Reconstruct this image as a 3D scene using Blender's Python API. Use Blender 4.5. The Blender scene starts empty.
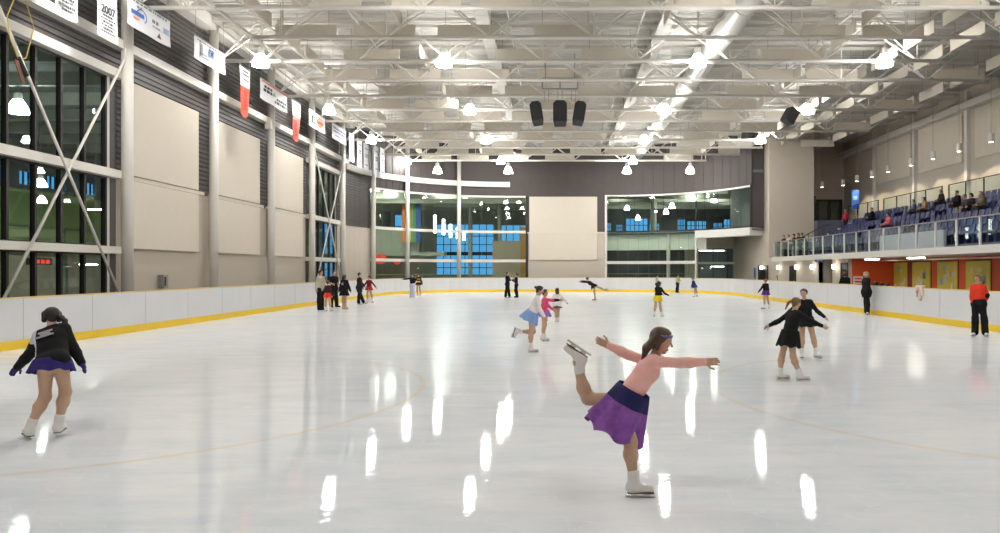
import bpy, bmesh, math, random
import numpy as np
from mathutils import Vector, Matrix
random.seed(7)
SC = bpy.context.scene
COL = SC.collection
F = 700.0; VX = 555.0; HY = 270.0; CH = 1.83      # focal length (px), vanishing point, horizon, eye height

def at(px, py):
    """pixel of a point on the ice -> world X, Y"""
    ppm = (py - HY) / CH
    return (px - VX) / ppm, F / ppm

# ------------------------------------------------------------------ materials
def mat(name, c, rough=0.6, metal=0.0, var=0.06, scale=6.0, bump=0.0, bscale=40.0, spec=0.5, emit=0.0, coat=0.0):
    m = bpy.data.materials.new(name); m.use_nodes = True
    nt = m.node_tree; N = nt.nodes; L = nt.links
    b = N['Principled BSDF']
    b.inputs['Roughness'].default_value = rough
    b.inputs['Metallic'].default_value = metal
    b.inputs['Specular IOR Level'].default_value = spec
    b.inputs['Coat Weight'].default_value = coat
    tc = N.new('ShaderNodeTexCoord')
    nz = N.new('ShaderNodeTexNoise'); nz.inputs['Scale'].default_value = scale; nz.inputs['Detail'].default_value = 3
    L.new(tc.outputs['Object'], nz.inputs['Vector'])
    mx = N.new('ShaderNodeMix'); mx.data_type = 'RGBA'
    lo = [max(0, v * (1 - var)) for v in c[:3]] + [1]; hi = [min(1, v * (1 + var)) for v in c[:3]] + [1]
    mx.inputs[6].default_value = lo; mx.inputs[7].default_value = hi
    L.new(nz.outputs['Fac'], mx.inputs[0]); L.new(mx.outputs[2], b.inputs['Base Color'])
    if emit:
        b.inputs['Emission Color'].default_value = (*c[:3], 1); b.inputs['Emission Strength'].default_value = emit
    if bump:
        n2 = N.new('ShaderNodeTexNoise'); n2.inputs['Scale'].default_value = bscale; n2.inputs['Detail'].default_value = 4
        L.new(tc.outputs['Object'], n2.inputs['Vector'])
        bp = N.new('ShaderNodeBump'); bp.inputs['Strength'].default_value = bump; bp.inputs['Distance'].default_value = 0.01
        L.new(n2.outputs['Fac'], bp.inputs['Height']); L.new(bp.outputs['Normal'], b.inputs['Normal'])
    return m

def glass(name, tint, ior=1.6):
    m = bpy.data.materials.new(name); m.use_nodes = True
    nt = m.node_tree; N = nt.nodes; L = nt.links
    N.remove(N['Principled BSDF'])
    tr = N.new('ShaderNodeBsdfTransparent'); tr.inputs[0].default_value = (*tint, 1)
    gl = N.new('ShaderNodeBsdfGlossy'); gl.inputs['Roughness'].default_value = 0.01
    geo = N.new('ShaderNodeNewGeometry'); dot = N.new('ShaderNodeVectorMath'); dot.operation = 'DOT_PRODUCT'
    L.new(geo.outputs['Incoming'], dot.inputs[0]); L.new(geo.outputs['Normal'], dot.inputs[1])
    def mth(op, x, y=None):
        n = N.new('ShaderNodeMath'); n.operation = op
        for i, v in enumerate((x, y)):
            if v is None: continue
            if isinstance(v, (int, float)): n.inputs[i].default_value = v
            else: L.new(v, n.inputs[i])
        return n
    f0 = ((ior - 1) / (ior + 1)) ** 2
    fr = mth('ADD', mth('MULTIPLY', mth('POWER', mth('SUBTRACT', 1.0, mth('ABSOLUTE', dot.outputs['Value']).outputs[0]).outputs[0], 5.0).outputs[0], 1 - f0).outputs[0], f0)
    mx = N.new('ShaderNodeMixShader')
    L.new(fr.outputs[0], mx.inputs[0]); L.new(tr.outputs[0], mx.inputs[1]); L.new(gl.outputs[0], mx.inputs[2])
    L.new(mx.outputs[0], N['Material Output'].inputs[0])
    return m

def emis(name, c, s):
    m = bpy.data.materials.new(name); m.use_nodes = True
    nt = m.node_tree; N = nt.nodes
    N.remove(N['Principled BSDF'])
    e = N.new('ShaderNodeEmission'); e.inputs[0].default_value = (*c, 1); e.inputs[1].default_value = s
    nt.links.new(e.outputs[0], N['Material Output'].inputs[0])
    return m

def ice_material():
    m = bpy.data.materials.new('ice'); m.use_nodes = True
    nt = m.node_tree; N = nt.nodes; L = nt.links
    b = N['Principled BSDF']
    tc = N.new('ShaderNodeTexCoord')
    def noise(scale, vec_scale, detail=4, rough=0.6):
        mp = N.new('ShaderNodeMapping'); mp.inputs['Scale'].default_value = vec_scale
        L.new(tc.outputs['Object'], mp.inputs['Vector'])
        n = N.new('ShaderNodeTexNoise'); n.inputs['Scale'].default_value = scale
        n.inputs['Detail'].default_value = detail; n.inputs['Roughness'].default_value = rough
        L.new(mp.outputs[0], n.inputs['Vector']); return n
    n1 = noise(0.30, (.8, 1, 1), 6, .65); n2 = noise(1.8, (.5, 1.6, 1), 6, .7)
    ramp = N.new('ShaderNodeValToRGB')
    ramp.color_ramp.elements[0].position = .36; ramp.color_ramp.elements[0].color = (.70, .755, .79, 1)
    ramp.color_ramp.elements[1].position = .56; ramp.color_ramp.elements[1].color = (.86, .868, .882, 1)
    mxn = N.new('ShaderNodeMath'); mxn.operation = 'MULTIPLY_ADD'; mxn.inputs[1].default_value = .5
    L.new(n1.outputs['Fac'], mxn.inputs[0])
    h2 = N.new('ShaderNodeMath'); h2.operation = 'MULTIPLY'; h2.inputs[1].default_value = .5
    L.new(n2.outputs['Fac'], h2.inputs[0]); L.new(h2.outputs[0], mxn.inputs[2])
    L.new(mxn.outputs[0], ramp.inputs[0])
    col = ramp.outputs[0]
    # skate scratches: thin bright curved lines
    wv = N.new('ShaderNodeTexVoronoi'); wv.feature = 'DISTANCE_TO_EDGE'; wv.inputs['Scale'].default_value = .55
    wn = noise(.6, (1, 1, 1), 3)
    av = N.new('ShaderNodeVectorMath'); av.operation = 'ADD'
    sv = N.new('ShaderNodeVectorMath'); sv.operation = 'SCALE'; sv.inputs['Scale'].default_value = 3.5
    L.new(wn.outputs['Color'], sv.inputs[0]); L.new(sv.outputs[0], av.inputs[0]); L.new(tc.outputs['Object'], av.inputs[1])
    L.new(av.outputs[0], wv.inputs['Vector'])
    lt = N.new('ShaderNodeMath'); lt.operation = 'LESS_THAN'; lt.inputs[1].default_value = .006
    L.new(wv.outputs['Distance'], lt.inputs[0])
    ls = N.new('ShaderNodeMath'); ls.operation = 'MULTIPLY'; ls.inputs[1].default_value = .35
    L.new(lt.outputs[0], ls.inputs[0])
    ms = N.new('ShaderNodeMix'); ms.data_type = 'RGBA'; ms.inputs[7].default_value = (.93, .93, .93, 1)
    L.new(ls.outputs[0], ms.inputs[0]); L.new(col, ms.inputs[6]); col = ms.outputs[2]
    # faint ochre face-off circles painted under the ice
    sep = N.new('ShaderNodeSeparateXYZ'); L.new(tc.outputs['Object'], sep.inputs[0])
    def mth(op, a, bb=None, c=None):
        n = N.new('ShaderNodeMath'); n.operation = op
        for i, v in enumerate((a, bb, c)):
            if v is None: continue
            if isinstance(v, (int, float)): n.inputs[i].default_value = v
            else: L.new(v, n.inputs[i])
        return n.outputs[0]
    for (cx, cy) in ((-6.55, 10.45), (6.95, 10.45), (-6.55, 47.5), (6.95, 47.5)):
        dx = mth('SUBTRACT', sep.outputs[0], cx); dy = mth('SUBTRACT', sep.outputs[1], cy)
        r = mth('SQRT', mth('ADD', mth('MULTIPLY', dx, dx), mth('MULTIPLY', dy, dy)))
        k = mth('LESS_THAN', mth('ABSOLUTE', mth('SUBTRACT', r, 4.5)), .045)
        k = mth('MULTIPLY', k, .36 if cy < 20 else .05)
        mm = N.new('ShaderNodeMix'); mm.data_type = 'RGBA'; mm.inputs[7].default_value = (.82, .62, .34, 1)
        L.new(k, mm.inputs[0]); L.new(col, mm.inputs[6]); col = mm.outputs[2]
    L.new(col, b.inputs['Base Color'])
    b.inputs['IOR'].default_value = 1.31
    n3 = noise(2.2, (1, 1, 1), 6, .7)
    rr = N.new('ShaderNodeMapRange'); rr.inputs[1].default_value = .35; rr.inputs[2].default_value = .7
    rr.inputs[3].default_value = .01; rr.inputs[4].default_value = .035
    L.new(n3.outputs['Fac'], rr.inputs[0])
    # freshly flooded and slick at the near end, skated rough further down the rink
    wear = N.new('ShaderNodeMapRange'); wear.interpolation_type = 'SMOOTHSTEP'
    wear.inputs[1].default_value = 8.0; wear.inputs[2].default_value = 19.0; wear.inputs[3].default_value = 0.0; wear.inputs[4].default_value = .20
    L.new(sep.outputs[1], wear.inputs[0])
    L.new(mth('ADD', rr.outputs[0], wear.outputs[0]), b.inputs['Roughness'])
    b.inputs['Specular IOR Level'].default_value = .2
    n4 = noise(6, (.22, 1.7, 1), 4, .6)
    bp = N.new('ShaderNodeBump'); bp.inputs['Strength'].default_value = .06; bp.inputs['Distance'].default_value = .02
    L.new(n4.outputs['Fac'], bp.inputs['Height']); L.new(bp.outputs['Normal'], b.inputs['Normal'])
    return m

M = {}
def defmats():
    M['ice'] = ice_material()
    M['tan'] = mat('tan_wall', (.53, .47, .39), .75, var=.04, scale=2, bump=.1)
    M['panel'] = mat('tan_panel', (.67, .60, .50), .7, var=.03, scale=3)
    M['cream'] = mat('cream_baffle', (.69, .63, .535), .8, var=.03)
    M['white'] = mat('white_paint', (.72, .70, .65), .5, var=.03)
    M['steel'] = mat('white_steel', (.74, .705, .64), .42, var=.03)
    M['board'] = mat('board_white', (.70, .70, .705), .35, var=.05, scale=1.2)
    M['yellow'] = mat('kick_yellow', (.86, .58, .02), .45, var=.06)
    M['siding'] = mat('dark_siding', (.085, .075, .07), .5, var=.1)
    M['darkwall'] = mat('dark_panel', (.062, .05, .046), .6, var=.12, scale=1.5)
    M['dframe'] = mat('dark_frame', (.022, .018, .016), .5)
    M['deck'] = mat('roof_deck', (.60, .585, .54), .48, metal=.3, var=.1, scale=1.2, bump=.25, bscale=2.5)
    M['duct'] = mat('duct_metal', (.72, .70, .66), .3, metal=.35, var=.05)
    M['concrete'] = mat('concrete', (.30, .29, .27), .8, var=.1)
    M['glassL'] = glass('window_glass', (.80, .90, .88), 1.5)
    M['glassC'] = glass('clear_glass', (.88, .935, .895), 1.35)
    M['railglass'] = glass('railing_glass', (.88, .94, .95), 1.4)
    M['lamp'] = emis('lamp_shade', (1, .988, .965), 82)
    M['lampdisc'] = emis('lamp_lens', (1, .988, .965), 175)
    M['lampC'] = emis('side_room_lamp', (1, .96, .88), 34)
    M['panelL'] = emis('lit_panel', (1, .97, .92), 42)
    M['lampB'] = emis('inner_lamp', (1, .93, .80), 110)
    M['tube'] = emis('tube_light', (1, .97, .92), 12)
    M['sconce'] = emis('sconce_light', (1, .93, .78), 14)
    M['fluor'] = emis('fluorescent', (1, .95, .82), 14)
    M['red_glow'] = emis('red_lamp', (1, .09, .03), .75)
    M['led'] = emis('led_red', (1, .05, .03), 1.5)
    M['black'] = mat('black_plastic', (.012, .012, .013), .55, var=.2)
    M['blackm'] = mat('black_metal', (.02, .02, .02), .4)
    M['grey'] = mat('grey_metal', (.28, .27, .25), .45)
    M['green'] = mat('green_wall', (.36, .46, .17), .8, var=.08, scale=1)
    M['inner'] = mat('inner_wall', (.36, .39, .32), .8, var=.1, scale=1)
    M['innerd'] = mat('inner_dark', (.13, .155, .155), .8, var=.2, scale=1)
    M['innert'] = mat('inner_tan', (.42, .36, .27), .8, var=.1, scale=1)
    M['orange'] = mat('orange_wall', (.64, .085, .018), .6, var=.05)
    M['maroon'] = mat('maroon_wall', (.20, .035, .025), .6, var=.05)
    M['poster'] = mat('poster_yellow', (.62, .50, .07), .6, var=.1)
    M['paper'] = mat('paper_pale', (.62, .62, .50), .6)
    M['pblue'] = mat('paper_blue', (.22, .42, .50), .6)
    M['blue'] = mat('seat_blue', (.013, .02, .10), .45, var=.15)
    M['stand'] = mat('stand_concrete', (.10, .105, .16), .8)
    M['bgrey'] = mat('parapet_grey', (.42, .42, .46), .7)
    M['vinyl'] = mat('banner_vinyl', (.80, .80, .81), .5, var=.02)
    M['ink'] = mat('ink_black', (.03, .03, .035), .6)
    M['inkg'] = mat('ink_grey', (.22, .22, .25), .6)
    M['inkb'] = mat('ink_blue', (.06, .16, .50), .6)
    M['red'] = mat('pennant_red', (.78, .07, .035), .6)
    M['inko'] = mat('ink_orange', (.85, .22, .04), .6)
    M['rope'] = mat('rope_yellow', (.6, .46, .08), .7)
    M['brown'] = mat('strap_brown', (.16, .06, .03), .7)
    M['r_or'] = mat('stripe_orange', (.75, .25, .06), .7)
    M['r_ye'] = mat('stripe_yellow', (.65, .52, .10), .7)
    M['r_gr'] = mat('stripe_green', (.10, .32, .12), .7)
    M['r_bl'] = mat('stripe_blue', (.04, .10, .32), .7)
    M['sbl'] = mat('sign_blue', (.03, .10, .40), .6)
    # people
    M['skin'] = mat('skin', (.56, .33, .235), .55, var=.04)
    M['lip'] = mat('lip', (.42, .14, .12), .5)
    M['eye'] = mat('eye', (.05, .035, .03), .3)
    M['tights'] = mat('tights', (.52, .33, .22), .6, var=.04)
    M['boot'] = mat('boot_white', (.76, .74, .72), .4)
    M['sole'] = mat('boot_sole', (.10, .05, .03), .5)
    M['blade'] = mat('blade_steel', (.6, .6, .6), .25, metal=1)

def tag(o, label=None, cat=None, group=None, kind=None):
    if label: o['label'] = label
    if cat: o['category'] = cat
    if group: o['group'] = group
    if kind: o['kind'] = kind
    return o

def empty(name, loc=(0, 0, 0), rz=0.0):
    o = bpy.data.objects.new(name, None); COL.objects.link(o)
    o.location = loc; o.rotation_euler = (0, 0, rz); o.empty_display_size = .2
    return o

def thing(name, label, cat, loc=(0, 0, 0), rz=0.0, group=None, kind=None):
    return tag(empty(name, loc, rz), label, cat, group, kind)

class MB:
    """collects shapes, then links them as one mesh object"""
    def __init__(s): s.v = []; s.f = []; s.m = []; s.mi = 0
    def add(s, vs, fs):
        n = len(s.v); s.v += [tuple(v) for v in vs]
        for f in fs: s.f.append(tuple(i + n for i in f)); s.m.append(s.mi)
        return s
    def box(s, x0, x1, y0, y1, z0, z1):
        x0, x1 = min(x0, x1), max(x0, x1); y0, y1 = min(y0, y1), max(y0, y1); z0, z1 = min(z0, z1), max(z0, z1)
        vs = [(x, y, z) for z in (z0, z1) for y in (y0, y1) for x in (x0, x1)]
        return s.add(vs, [(0, 2, 3, 1), (4, 5, 7, 6), (0, 1, 5, 4), (1, 3, 7, 5), (3, 2, 6, 7), (2, 0, 4, 6)])
    def obox(s, c, ax, ay, az):
        """box from centre and three half-axis vectors"""
        c = Vector(c); ax = Vector(ax); ay = Vector(ay); az = Vector(az)
        vs = [c + ax * i + ay * j + az * k for k in (-1, 1) for j in (-1, 1) for i in (-1, 1)]
        return s.add(vs, [(0, 2, 3, 1), (4, 5, 7, 6), (0, 1, 5, 4), (1, 3, 7, 5), (3, 2, 6, 7), (2, 0, 4, 6)])
    def tube(s, a, b, r, n=8, r2=None):
        a = Vector(a); b = Vector(b); d = (b - a).normalized(); r2 = r if r2 is None else r2
        u = d.cross(Vector((0, 0, 1)) if abs(d.z) < .9 else Vector((1, 0, 0))).normalized(); w = d.cross(u)
        vs = []
        for p, rr in ((a, r), (b, r2)):
            for i in range(n):
                t = 2 * math.pi * i / n
                vs.append(p + (u * math.cos(t) + w * math.sin(t)) * rr)
        fs = [(i, (i + 1) % n, n + (i + 1) % n, n + i) for i in range(n)]
        fs += [tuple(range(n))[::-1], tuple(range(n, 2 * n))]
        return s.add(vs, fs)
    def path(s, pts, r, n=6):
        for a, b in zip(pts, pts[1:]): s.tube(a, b, r, n)
        return s
    def lathe(s, prof, n=20, c=(0, 0, 0), close=True):
        vs = []; c = Vector(c)
        for (r, z) in prof:
            for i in range(n):
                t = 2 * math.pi * i / n; vs.append(c + Vector((r * math.cos(t), r * math.sin(t), z)))
        fs = []
        for k in range(len(prof) - 1):
            for i in range(n):
                j = (i + 1) % n
                fs.append((k * n + i, k * n + j, (k + 1) * n + j, (k + 1) * n + i))
        if close:
            fs.append(tuple(range(n))[::-1]); fs.append(tuple((len(prof) - 1) * n + i for i in range(n)))
        return s.add(vs, fs)
    def strip(s, path, z0, z1, th, closed=False):
        """wall of height z0..z1 along an XY path, th to the path's left"""
        P = [Vector((p[0], p[1])) for p in path]; n = len(P); off = []
        for i in range(n):
            a = P[i - 1] if (i > 0 or closed) else P[i]; b = P[(i + 1) % n] if (i < n - 1 or closed) else P[i]
            d = (b - a).normalized(); off.append(P[i] + Vector((-d.y, d.x)) * th)
        vs = []
        for i in range(n):
            vs += [(P[i].x, P[i].y, z0), (P[i].x, P[i].y, z1), (off[i].x, off[i].y, z1), (off[i].x, off[i].y, z0)]
        fs = []
        for i in range(n if closed else n - 1):
            a = 4 * i; b = 4 * ((i + 1) % n)
            for k in range(4):
                k2 = (k + 1) % 4
                fs.append((a + k, b + k, b + k2, a + k2))
        if not closed: fs += [(0, 1, 2, 3), (4 * n - 1, 4 * n - 2, 4 * n - 3, 4 * n - 4)]
        return s.add(vs, fs)
    def build(s, name, m, parent=None, smooth=False, bevel=0.0):
        me = bpy.data.meshes.new(name); me.from_pydata(s.v, [], s.f); me.update()
        for mm in (m if isinstance(m, (list, tuple)) else [m]): me.materials.append(mm)
        if any(s.m): me.polygons.foreach_set('material_index', s.m)
        bm = bmesh.new(); bm.from_mesh(me); bmesh.ops.recalc_face_normals(bm, faces=bm.faces); bm.to_mesh(me); bm.free()
        if smooth: me.polygons.foreach_set('use_smooth', [True] * len(me.polygons))
        o = bpy.data.objects.new(name, me); COL.objects.link(o)
        if parent: o.parent = parent
        if bevel:
            b = o.modifiers.new('bevel', 'BEVEL'); b.width = bevel; b.segments = 2; b.limit_method = 'ANGLE'
        return o

def struct(name, mb, m, label=None, parent=None, **k):
    o = mb.build(name, m, parent, **k)
    if parent is None: tag(o, label, None, None, 'structure')
    return o

def copy_tree(o, parent=None):
    c = o.copy(); COL.objects.link(c)
    if parent: c.parent = parent
    for ch in list(o.children): copy_tree(ch, c)
    return c

def text_obj(txt, size, m, parent, loc, rot, name='lettering', ext=.004):
    cu = bpy.data.curves.new(name, 'FONT'); cu.body = txt; cu.size = size; cu.extrude = ext; cu.offset = .012
    cu.align_x = 'CENTER'; cu.align_y = 'CENTER'; cu.materials.append(m)
    q = bpy.data.objects.new(name, cu); COL.objects.link(q); bpy.context.view_layer.update()
    me = bpy.data.meshes.new_from_object(q.evaluated_get(bpy.context.evaluated_depsgraph_get())); bpy.data.objects.remove(q); me.name = name
    o = bpy.data.objects.new(name, me); COL.objects.link(o)
    o.location = loc; o.rotation_euler = rot
    if parent: o.parent = parent
    return o

ORD = ['first', 'second', 'third', 'fourth', 'fifth', 'sixth', 'seventh', 'eighth', 'ninth', 'tenth', 'eleventh', 'twelfth',
       'thirteenth', 'fourteenth', 'fifteenth', 'sixteenth']
def nth(i):
    if i < 16: return ORD[i]
    n = i + 1; suf = 'th' if 10 < n % 100 < 14 else {1: 'st', 2: 'nd', 3: 'rd'}.get(n % 10, 'th')
    return f'{n}{suf}'
defmats()
# ------------------------------------------------------------------ hall dimensions
BL, BR, BF, BN, BRAD = -12.4, 13.0, 58.3, -1.3, 8.5     # rink boards
XL, XR, YF, YB = -15.0, 24.5, 60.9, -6.0                # hall walls
ZR, ZC = 12.6, 10.78                                    # roof deck, truss bottom chord
COLY = [17.84 + 6.06 * k for k in range(6)]             # wall columns
LC, RC, AR = (-3.9, 49.8), (4.5, 49.8), 11.1            # curved end walls
def larc(t, r=AR): t = math.radians(t); return (LC[0] - r * math.cos(t), LC[1] + r * math.sin(t))
def rarc(t, r=AR): t = math.radians(t); return (RC[0] + r * math.cos(t), RC[1] + r * math.sin(t))
def steps(a, b, n): return [a + (b - a) * i / n for i in range(n + 1)]

def rink_path(off=0.0):
    r = BRAD + off; p = []
    for (cx, cy, a0) in ((BR - BRAD, BN + BRAD, -90), (BR - BRAD, BF - BRAD, 0), (BL + BRAD, BF - BRAD, 90), (BL + BRAD, BN + BRAD, 180)):
        for k in range(17):
            t = math.radians(a0 + 90 * k / 16); p.append((cx + r * math.cos(t), cy + r * math.sin(t)))
    return p

def setting():
    # ice sheet and floors
    mb = MB(); p = rink_path(.02); mb.add([(x, y, 0) for x, y in p] + [(x, y, -.03) for x, y in p],
        [tuple(range(len(p))), tuple(range(len(p), 2 * len(p)))[::-1]])
    struct('floor_ice', mb, M['ice'], 'white scratched ice sheet with faint ochre circles')
    struct('floor', MB().box(-30, 27, YB - .2, 83, -.25, -.035), M['concrete'], 'grey floor around the ice')
    # dasher boards
    t = thing('rink_boards', 'white rink boards with yellow kick strip curving round the ice', 'rink boards')
    MB().strip(rink_path(), 0, 1.17, -.12, True).build('board_panel', M['board'], t)
    MB().strip(rink_path(-.012), 0.0, .21, -.012, True).build('kick_strip', M['yellow'], t)
    MB().strip(rink_path(-.015), 1.17, 1.2, -.15, True).build('cap_rail', mat('cap_yellow', (.80, .60, .22), .5), t)
    jm = mat('joint_grey', (.42, .42, .43), .6); y = 9.0
    while y < 49:
        MB().box(BL - .002, BL + .003, y, y + .012, .21, 1.17).build('panel_joint', jm, t); MB().box(BR - .003, BR + .002, y, y + .012, .21, 1.17).build('panel_joint', jm, t); y += 2.44
    for x in steps(-3.9, 4.5, 4): MB().box(x, x + .012, BF - .003, BF + .002, .21, 1.17).build('panel_joint', jm, t)
    # roof deck: ribbed sheet
    mb = MB(); vs = []; fs = []; y = YB - .2; k = 0; row = []
    prof = []
    while y < 62.5:
        prof += [(y, ZR), (y + .10, ZR), (y + .14, ZR + .06), (y + .24, ZR + .06)]; y += .28
    for (yy, zz) in prof: vs += [(XL - .3, yy, zz), (XR + .3, yy, zz)]
    fs = [(2 * i, 2 * i + 1, 2 * i + 3, 2 * i + 2) for i in range(len(prof) - 1)]
    mb.add(vs, fs)
    o = struct('ceiling', mb, M['deck'], 'silvery ribbed roof deck above the trusses')
    # ---- wall_left : tan base + dark ribbed siding
    wl = empty('wall_left'); tag(wl, 'tan and charcoal side wall behind the sponsor banners', None, None, 'structure')
    def ribs(y0, y1, z0, z1, x=XL, d=.05, pitch=.19):
        mb = MB(); vs = []; z = z0; pr = []
        while z < z1 - 1e-6:
            for (dz, dx) in ((0, 0), (.07, 0), (.095, d), (.165, d)):
                if z + dz <= z1: pr.append((x + dx, z + dz))
            z += pitch
        pr.append((x, z1))
        for (xx, zz) in pr: vs += [(xx, y0, zz), (xx, y1, zz)]
        mb.add(vs, [(2 * i, 2 * i + 1, 2 * i + 3, 2 * i + 2) for i in range(len(pr) - 1)])
        mb.box(x - .2, x - .01, y0, y1, z0, z1)
        return mb
    base = MB()
    base.box(XL - .2, XL, YB, COLY[0], 0, 5.1)
    base.box(XL - .2, XL, COLY[1], COLY[4], 0, 5.0)
    base.strip([(XL, COLY[5] + .01)] + [larc(a) for a in steps(0, 21.6, 5)], 0, 5.05, .2)
    base.build('block_base', M['tan'], wl)
    ribs(YB, COLY[0], 5.1, 12.5).build('siding', M['siding'], wl)
    ribs(COLY[0], COLY[1], 8.6, 12.5).build('siding', M['siding'], wl)
    ribs(COLY[1], COLY[4], 5.0, 12.5).build('siding', M['siding'], wl)
    ribs(COLY[4], COLY[5], 8.6, 12.5).build('siding', M['siding'], wl)
    ribs(COLY[5], 50.0, 5.05, 12.5).build('siding', M['siding'], wl)
    # curved siding beside the arc
    mb = MB(); z = 5.05
    while z < 12.45:
        mb.strip([larc(a, AR - (.05)) for a in steps(.5, 21.6, 5)], z, z + .09, .2); mb.strip([larc(a) for a in steps(.5, 21.6, 5)], z + .09, z + .19, .2); z += .19
    mb.build('curved_siding', M['siding'], wl)
    # dark fascia over the curved glazing and far wall
    wf = empty('wall_far'); tag(wf, 'dark far end wall above the lobby windows', None, None, 'structure')
    MB().strip([larc(a) for a in steps(21.6, 90, 16)] + [(-2.35, YF)], 8.2, 12.6, .2).build('fascia', M['darkwall'], wf)
    MB().strip([(4.4, YF)] + [rarc(a) for a in steps(90, 19.0, 16)], 8.25, 12.6, .2).build('fascia', M['darkwall'], wf)
    MB().box(-2.35, 4.4, YF, YF + .2, 5.0, 12.6).build('fascia', M['darkwall'], wf)
    MB().box(-2.35, 4.4, YF, YF + .2, 0, 5.0).build('block_base', M['tan'], wf)
    mb = MB()
    for x in steps(-2.2, 4.2, 8): mb.box(x, x + .03, YF - .015, YF + .01, 8.3, 12.6)
    for a in steps(24, 88, 18): q = larc(a, AR - .015); mb.tube((q[0], q[1], 8.25), (q[0], q[1], 12.6), .018, 5)
    for a in steps(22, 88, 14): q = rarc(a, AR - .015); mb.tube((q[0], q[1], 8.3), (q[0], q[1], 12.6), .018, 5)
    mb.build('seam', mat('seam_dark', (.05, .042, .04), .6), wf)
    # columns
    for i, y in enumerate(COLY):
        struct('column_' + str(i + 1), MB().tube((-14.6, y, -.03), (-14.6, y, 12.3), .185, 20), M['steel'], 'white round steel column on the side wall', smooth=True)
    for i, a in enumerate((21.6, 41.4, 66.6)):
        q = larc(a, AR - .3)
        struct('column_' + str(i + 7), MB().tube((q[0], q[1], -.03), (q[0], q[1], 12.5), .17, 20), M['steel'], 'white round steel column before the curved glazing', smooth=True)
    # beams along left wall
    bm_ = MB().box(XL, -14.62, YB, 49.8, 9.33, 9.63); struct('beam_1', bm_, M['steel'], 'long white steel girt across the ribbed wall')
    struct('beam_2', MB().strip([larc(a, AR - .28) for a in steps(-1, 90, 24)], 9.02, 9.46, .26), M['steel'], 'white curved steel girt over the lobby glazing')
    struct('beam_3', MB().box(XL - .1, -14.45, YB, 50.5, 12.05, 12.58), M['steel'], 'white eave girder where roof meets banner wall')
    n = 4
    for (ya, yb) in ((COLY[0], COLY[1]), (COLY[4], COLY[5])):
        for (z0, z1) in ((8.32, 8.6), (4.93, 5.2), (2.38, 2.62)):
            struct('beam_%d' % n, MB().box(XL, -14.7, ya, yb, z0, z1), M['steel'], 'white cross beam of the braced window bay'); n += 1
    # tan panels on the left wall
    def wpanel(y0, y1, z0, z1, label):
        t = thing('acoustic_wall_panel', label, 'wall panel', (XL + .05, (y0 + y1) / 2, z0), 0, 'tan acoustic panels on the banner wall')
        h = z1 - z0; w = (y1 - y0) / 2
        MB().box(0, .09, -w, w, 0, h).build('panel_face', M['panel'], t, bevel=.015)
        MB().box(-.04, 0, -w + .1, w - .1, .1, h - .1).build('backing', M['tan'], t)
    for k in range(3):
        y0, y1 = COLY[1 + k] + .35, COLY[2 + k] - .75
        wpanel(y0, y1, 5.15, 8.42, 'tall cream wall panel in upper row, %s bay past the big braced window' % ORD[k])
        wpanel(y0, y1, 2.58, 4.97, 'wide cream wall panel in lower row, %s bay past the big braced window' % ORD[k])
    for k in range(1, 4):
        struct('trim_%d' % k, MB().box(XL, XL + .1, COLY[k] + .2, COLY[k + 1] - .2, 4.99, 5.13), M['panel'], 'cream horizontal trim between wall panels')
    # far wall cream panels
    for (z0, z1, lb) in ((5.12, 8.2, 'large cream panel high on far wall between the two glazed corners'), (2.7, 5.0, 'cream panel low on far wall above the boards')):
        t = thing('acoustic_wall_panel', lb, 'wall panel', (.72, YF - .02, z0), 0, 'cream panels on the far wall')
        MB().box(-2.95, 2.95, -.08, 0, 0, z1 - z0).build('panel_face', M['panel'], t, bevel=.015)
        MB().box(-2.85, 2.85, 0, .02, .1, z1 - z0 - .1).build('backing', M['tan'], t)
    struct('trim_4', MB().box(-2.4, 4.45, YF - .1, YF, 5.0, 5.13), M['panel'], 'cream ledge across the far wall')

def glazing_flat(name, ya, yb, label):
    w = empty(name); tag(w, label, None, None, 'structure')
    fr = MB(); x = XL
    for (z0, z1, ys) in ((5.2, 8.32, 5), (2.62, 4.93, 5), (.05, 2.38, 5)):
        y0, y1 = ya + .25, yb - .55
        for y in steps(y0, y1, ys): fr.box(x - .12, x + .03, y - .045, y + .045, z0, z1)
        fr.box(x - .12, x + .03, y0, y1, z0, z0 + .05); fr.box(x - .12, x + .03, y0, y1, z1 - .05, z1)
        MB().box(x - .06, x - .045, y0, y1, z0, z1).build('pane', M['glassL'], w)
    fr.build('frame', M['dframe'], w)
    MB().box(x - .12, x, yb - .55, yb - .33, 0, 8.32).build('jamb', M['white'], w)
    MB().box(x - .12, x, yb - .33, yb + .02, 0, 8.6).build('jamb', M['siding'], w)
    MB().box(x - .12, x, ya - .02, ya + .25, 0, 8.6).build('jamb', M['siding'], w)
    MB().box(XL - .12, XL - .02, ya, yb, -.03, .06).build('sill', M['dframe'], w)
    # X brace
    for s in (0, 1):
        t = thing('brace_rod', ('white diagonal brace rod rising away from the camera, ' if s == 0 else 'white diagonal brace rod falling away from the camera, ') + ('big window by the banners' if ya < 30 else 'narrow window bay before the corner'),
                  'brace rod', (-14.55 + .06 * s, (ya + yb) / 2, 0), 0, 'crossed brace rods')
        L = (yb - ya) / 2; z0, z1 = (.1, 9.3) if s == 0 else (9.3, .1)
        MB().tube((0, -L, z0), (0, L, z1), .042, 10).build('rod', M['steel'], t, smooth=True)
        g = MB()
        for (yy, zz) in ((-L + .12, z0 + (z1 - z0) * .02), (L - .12, z1 - (z1 - z0) * .02)): g.obox((0, yy, zz), (.015, 0, 0), (0, .14, 0), (0, 0, .22))
        g.build('gusset_plate', M['steel'], t)

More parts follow.
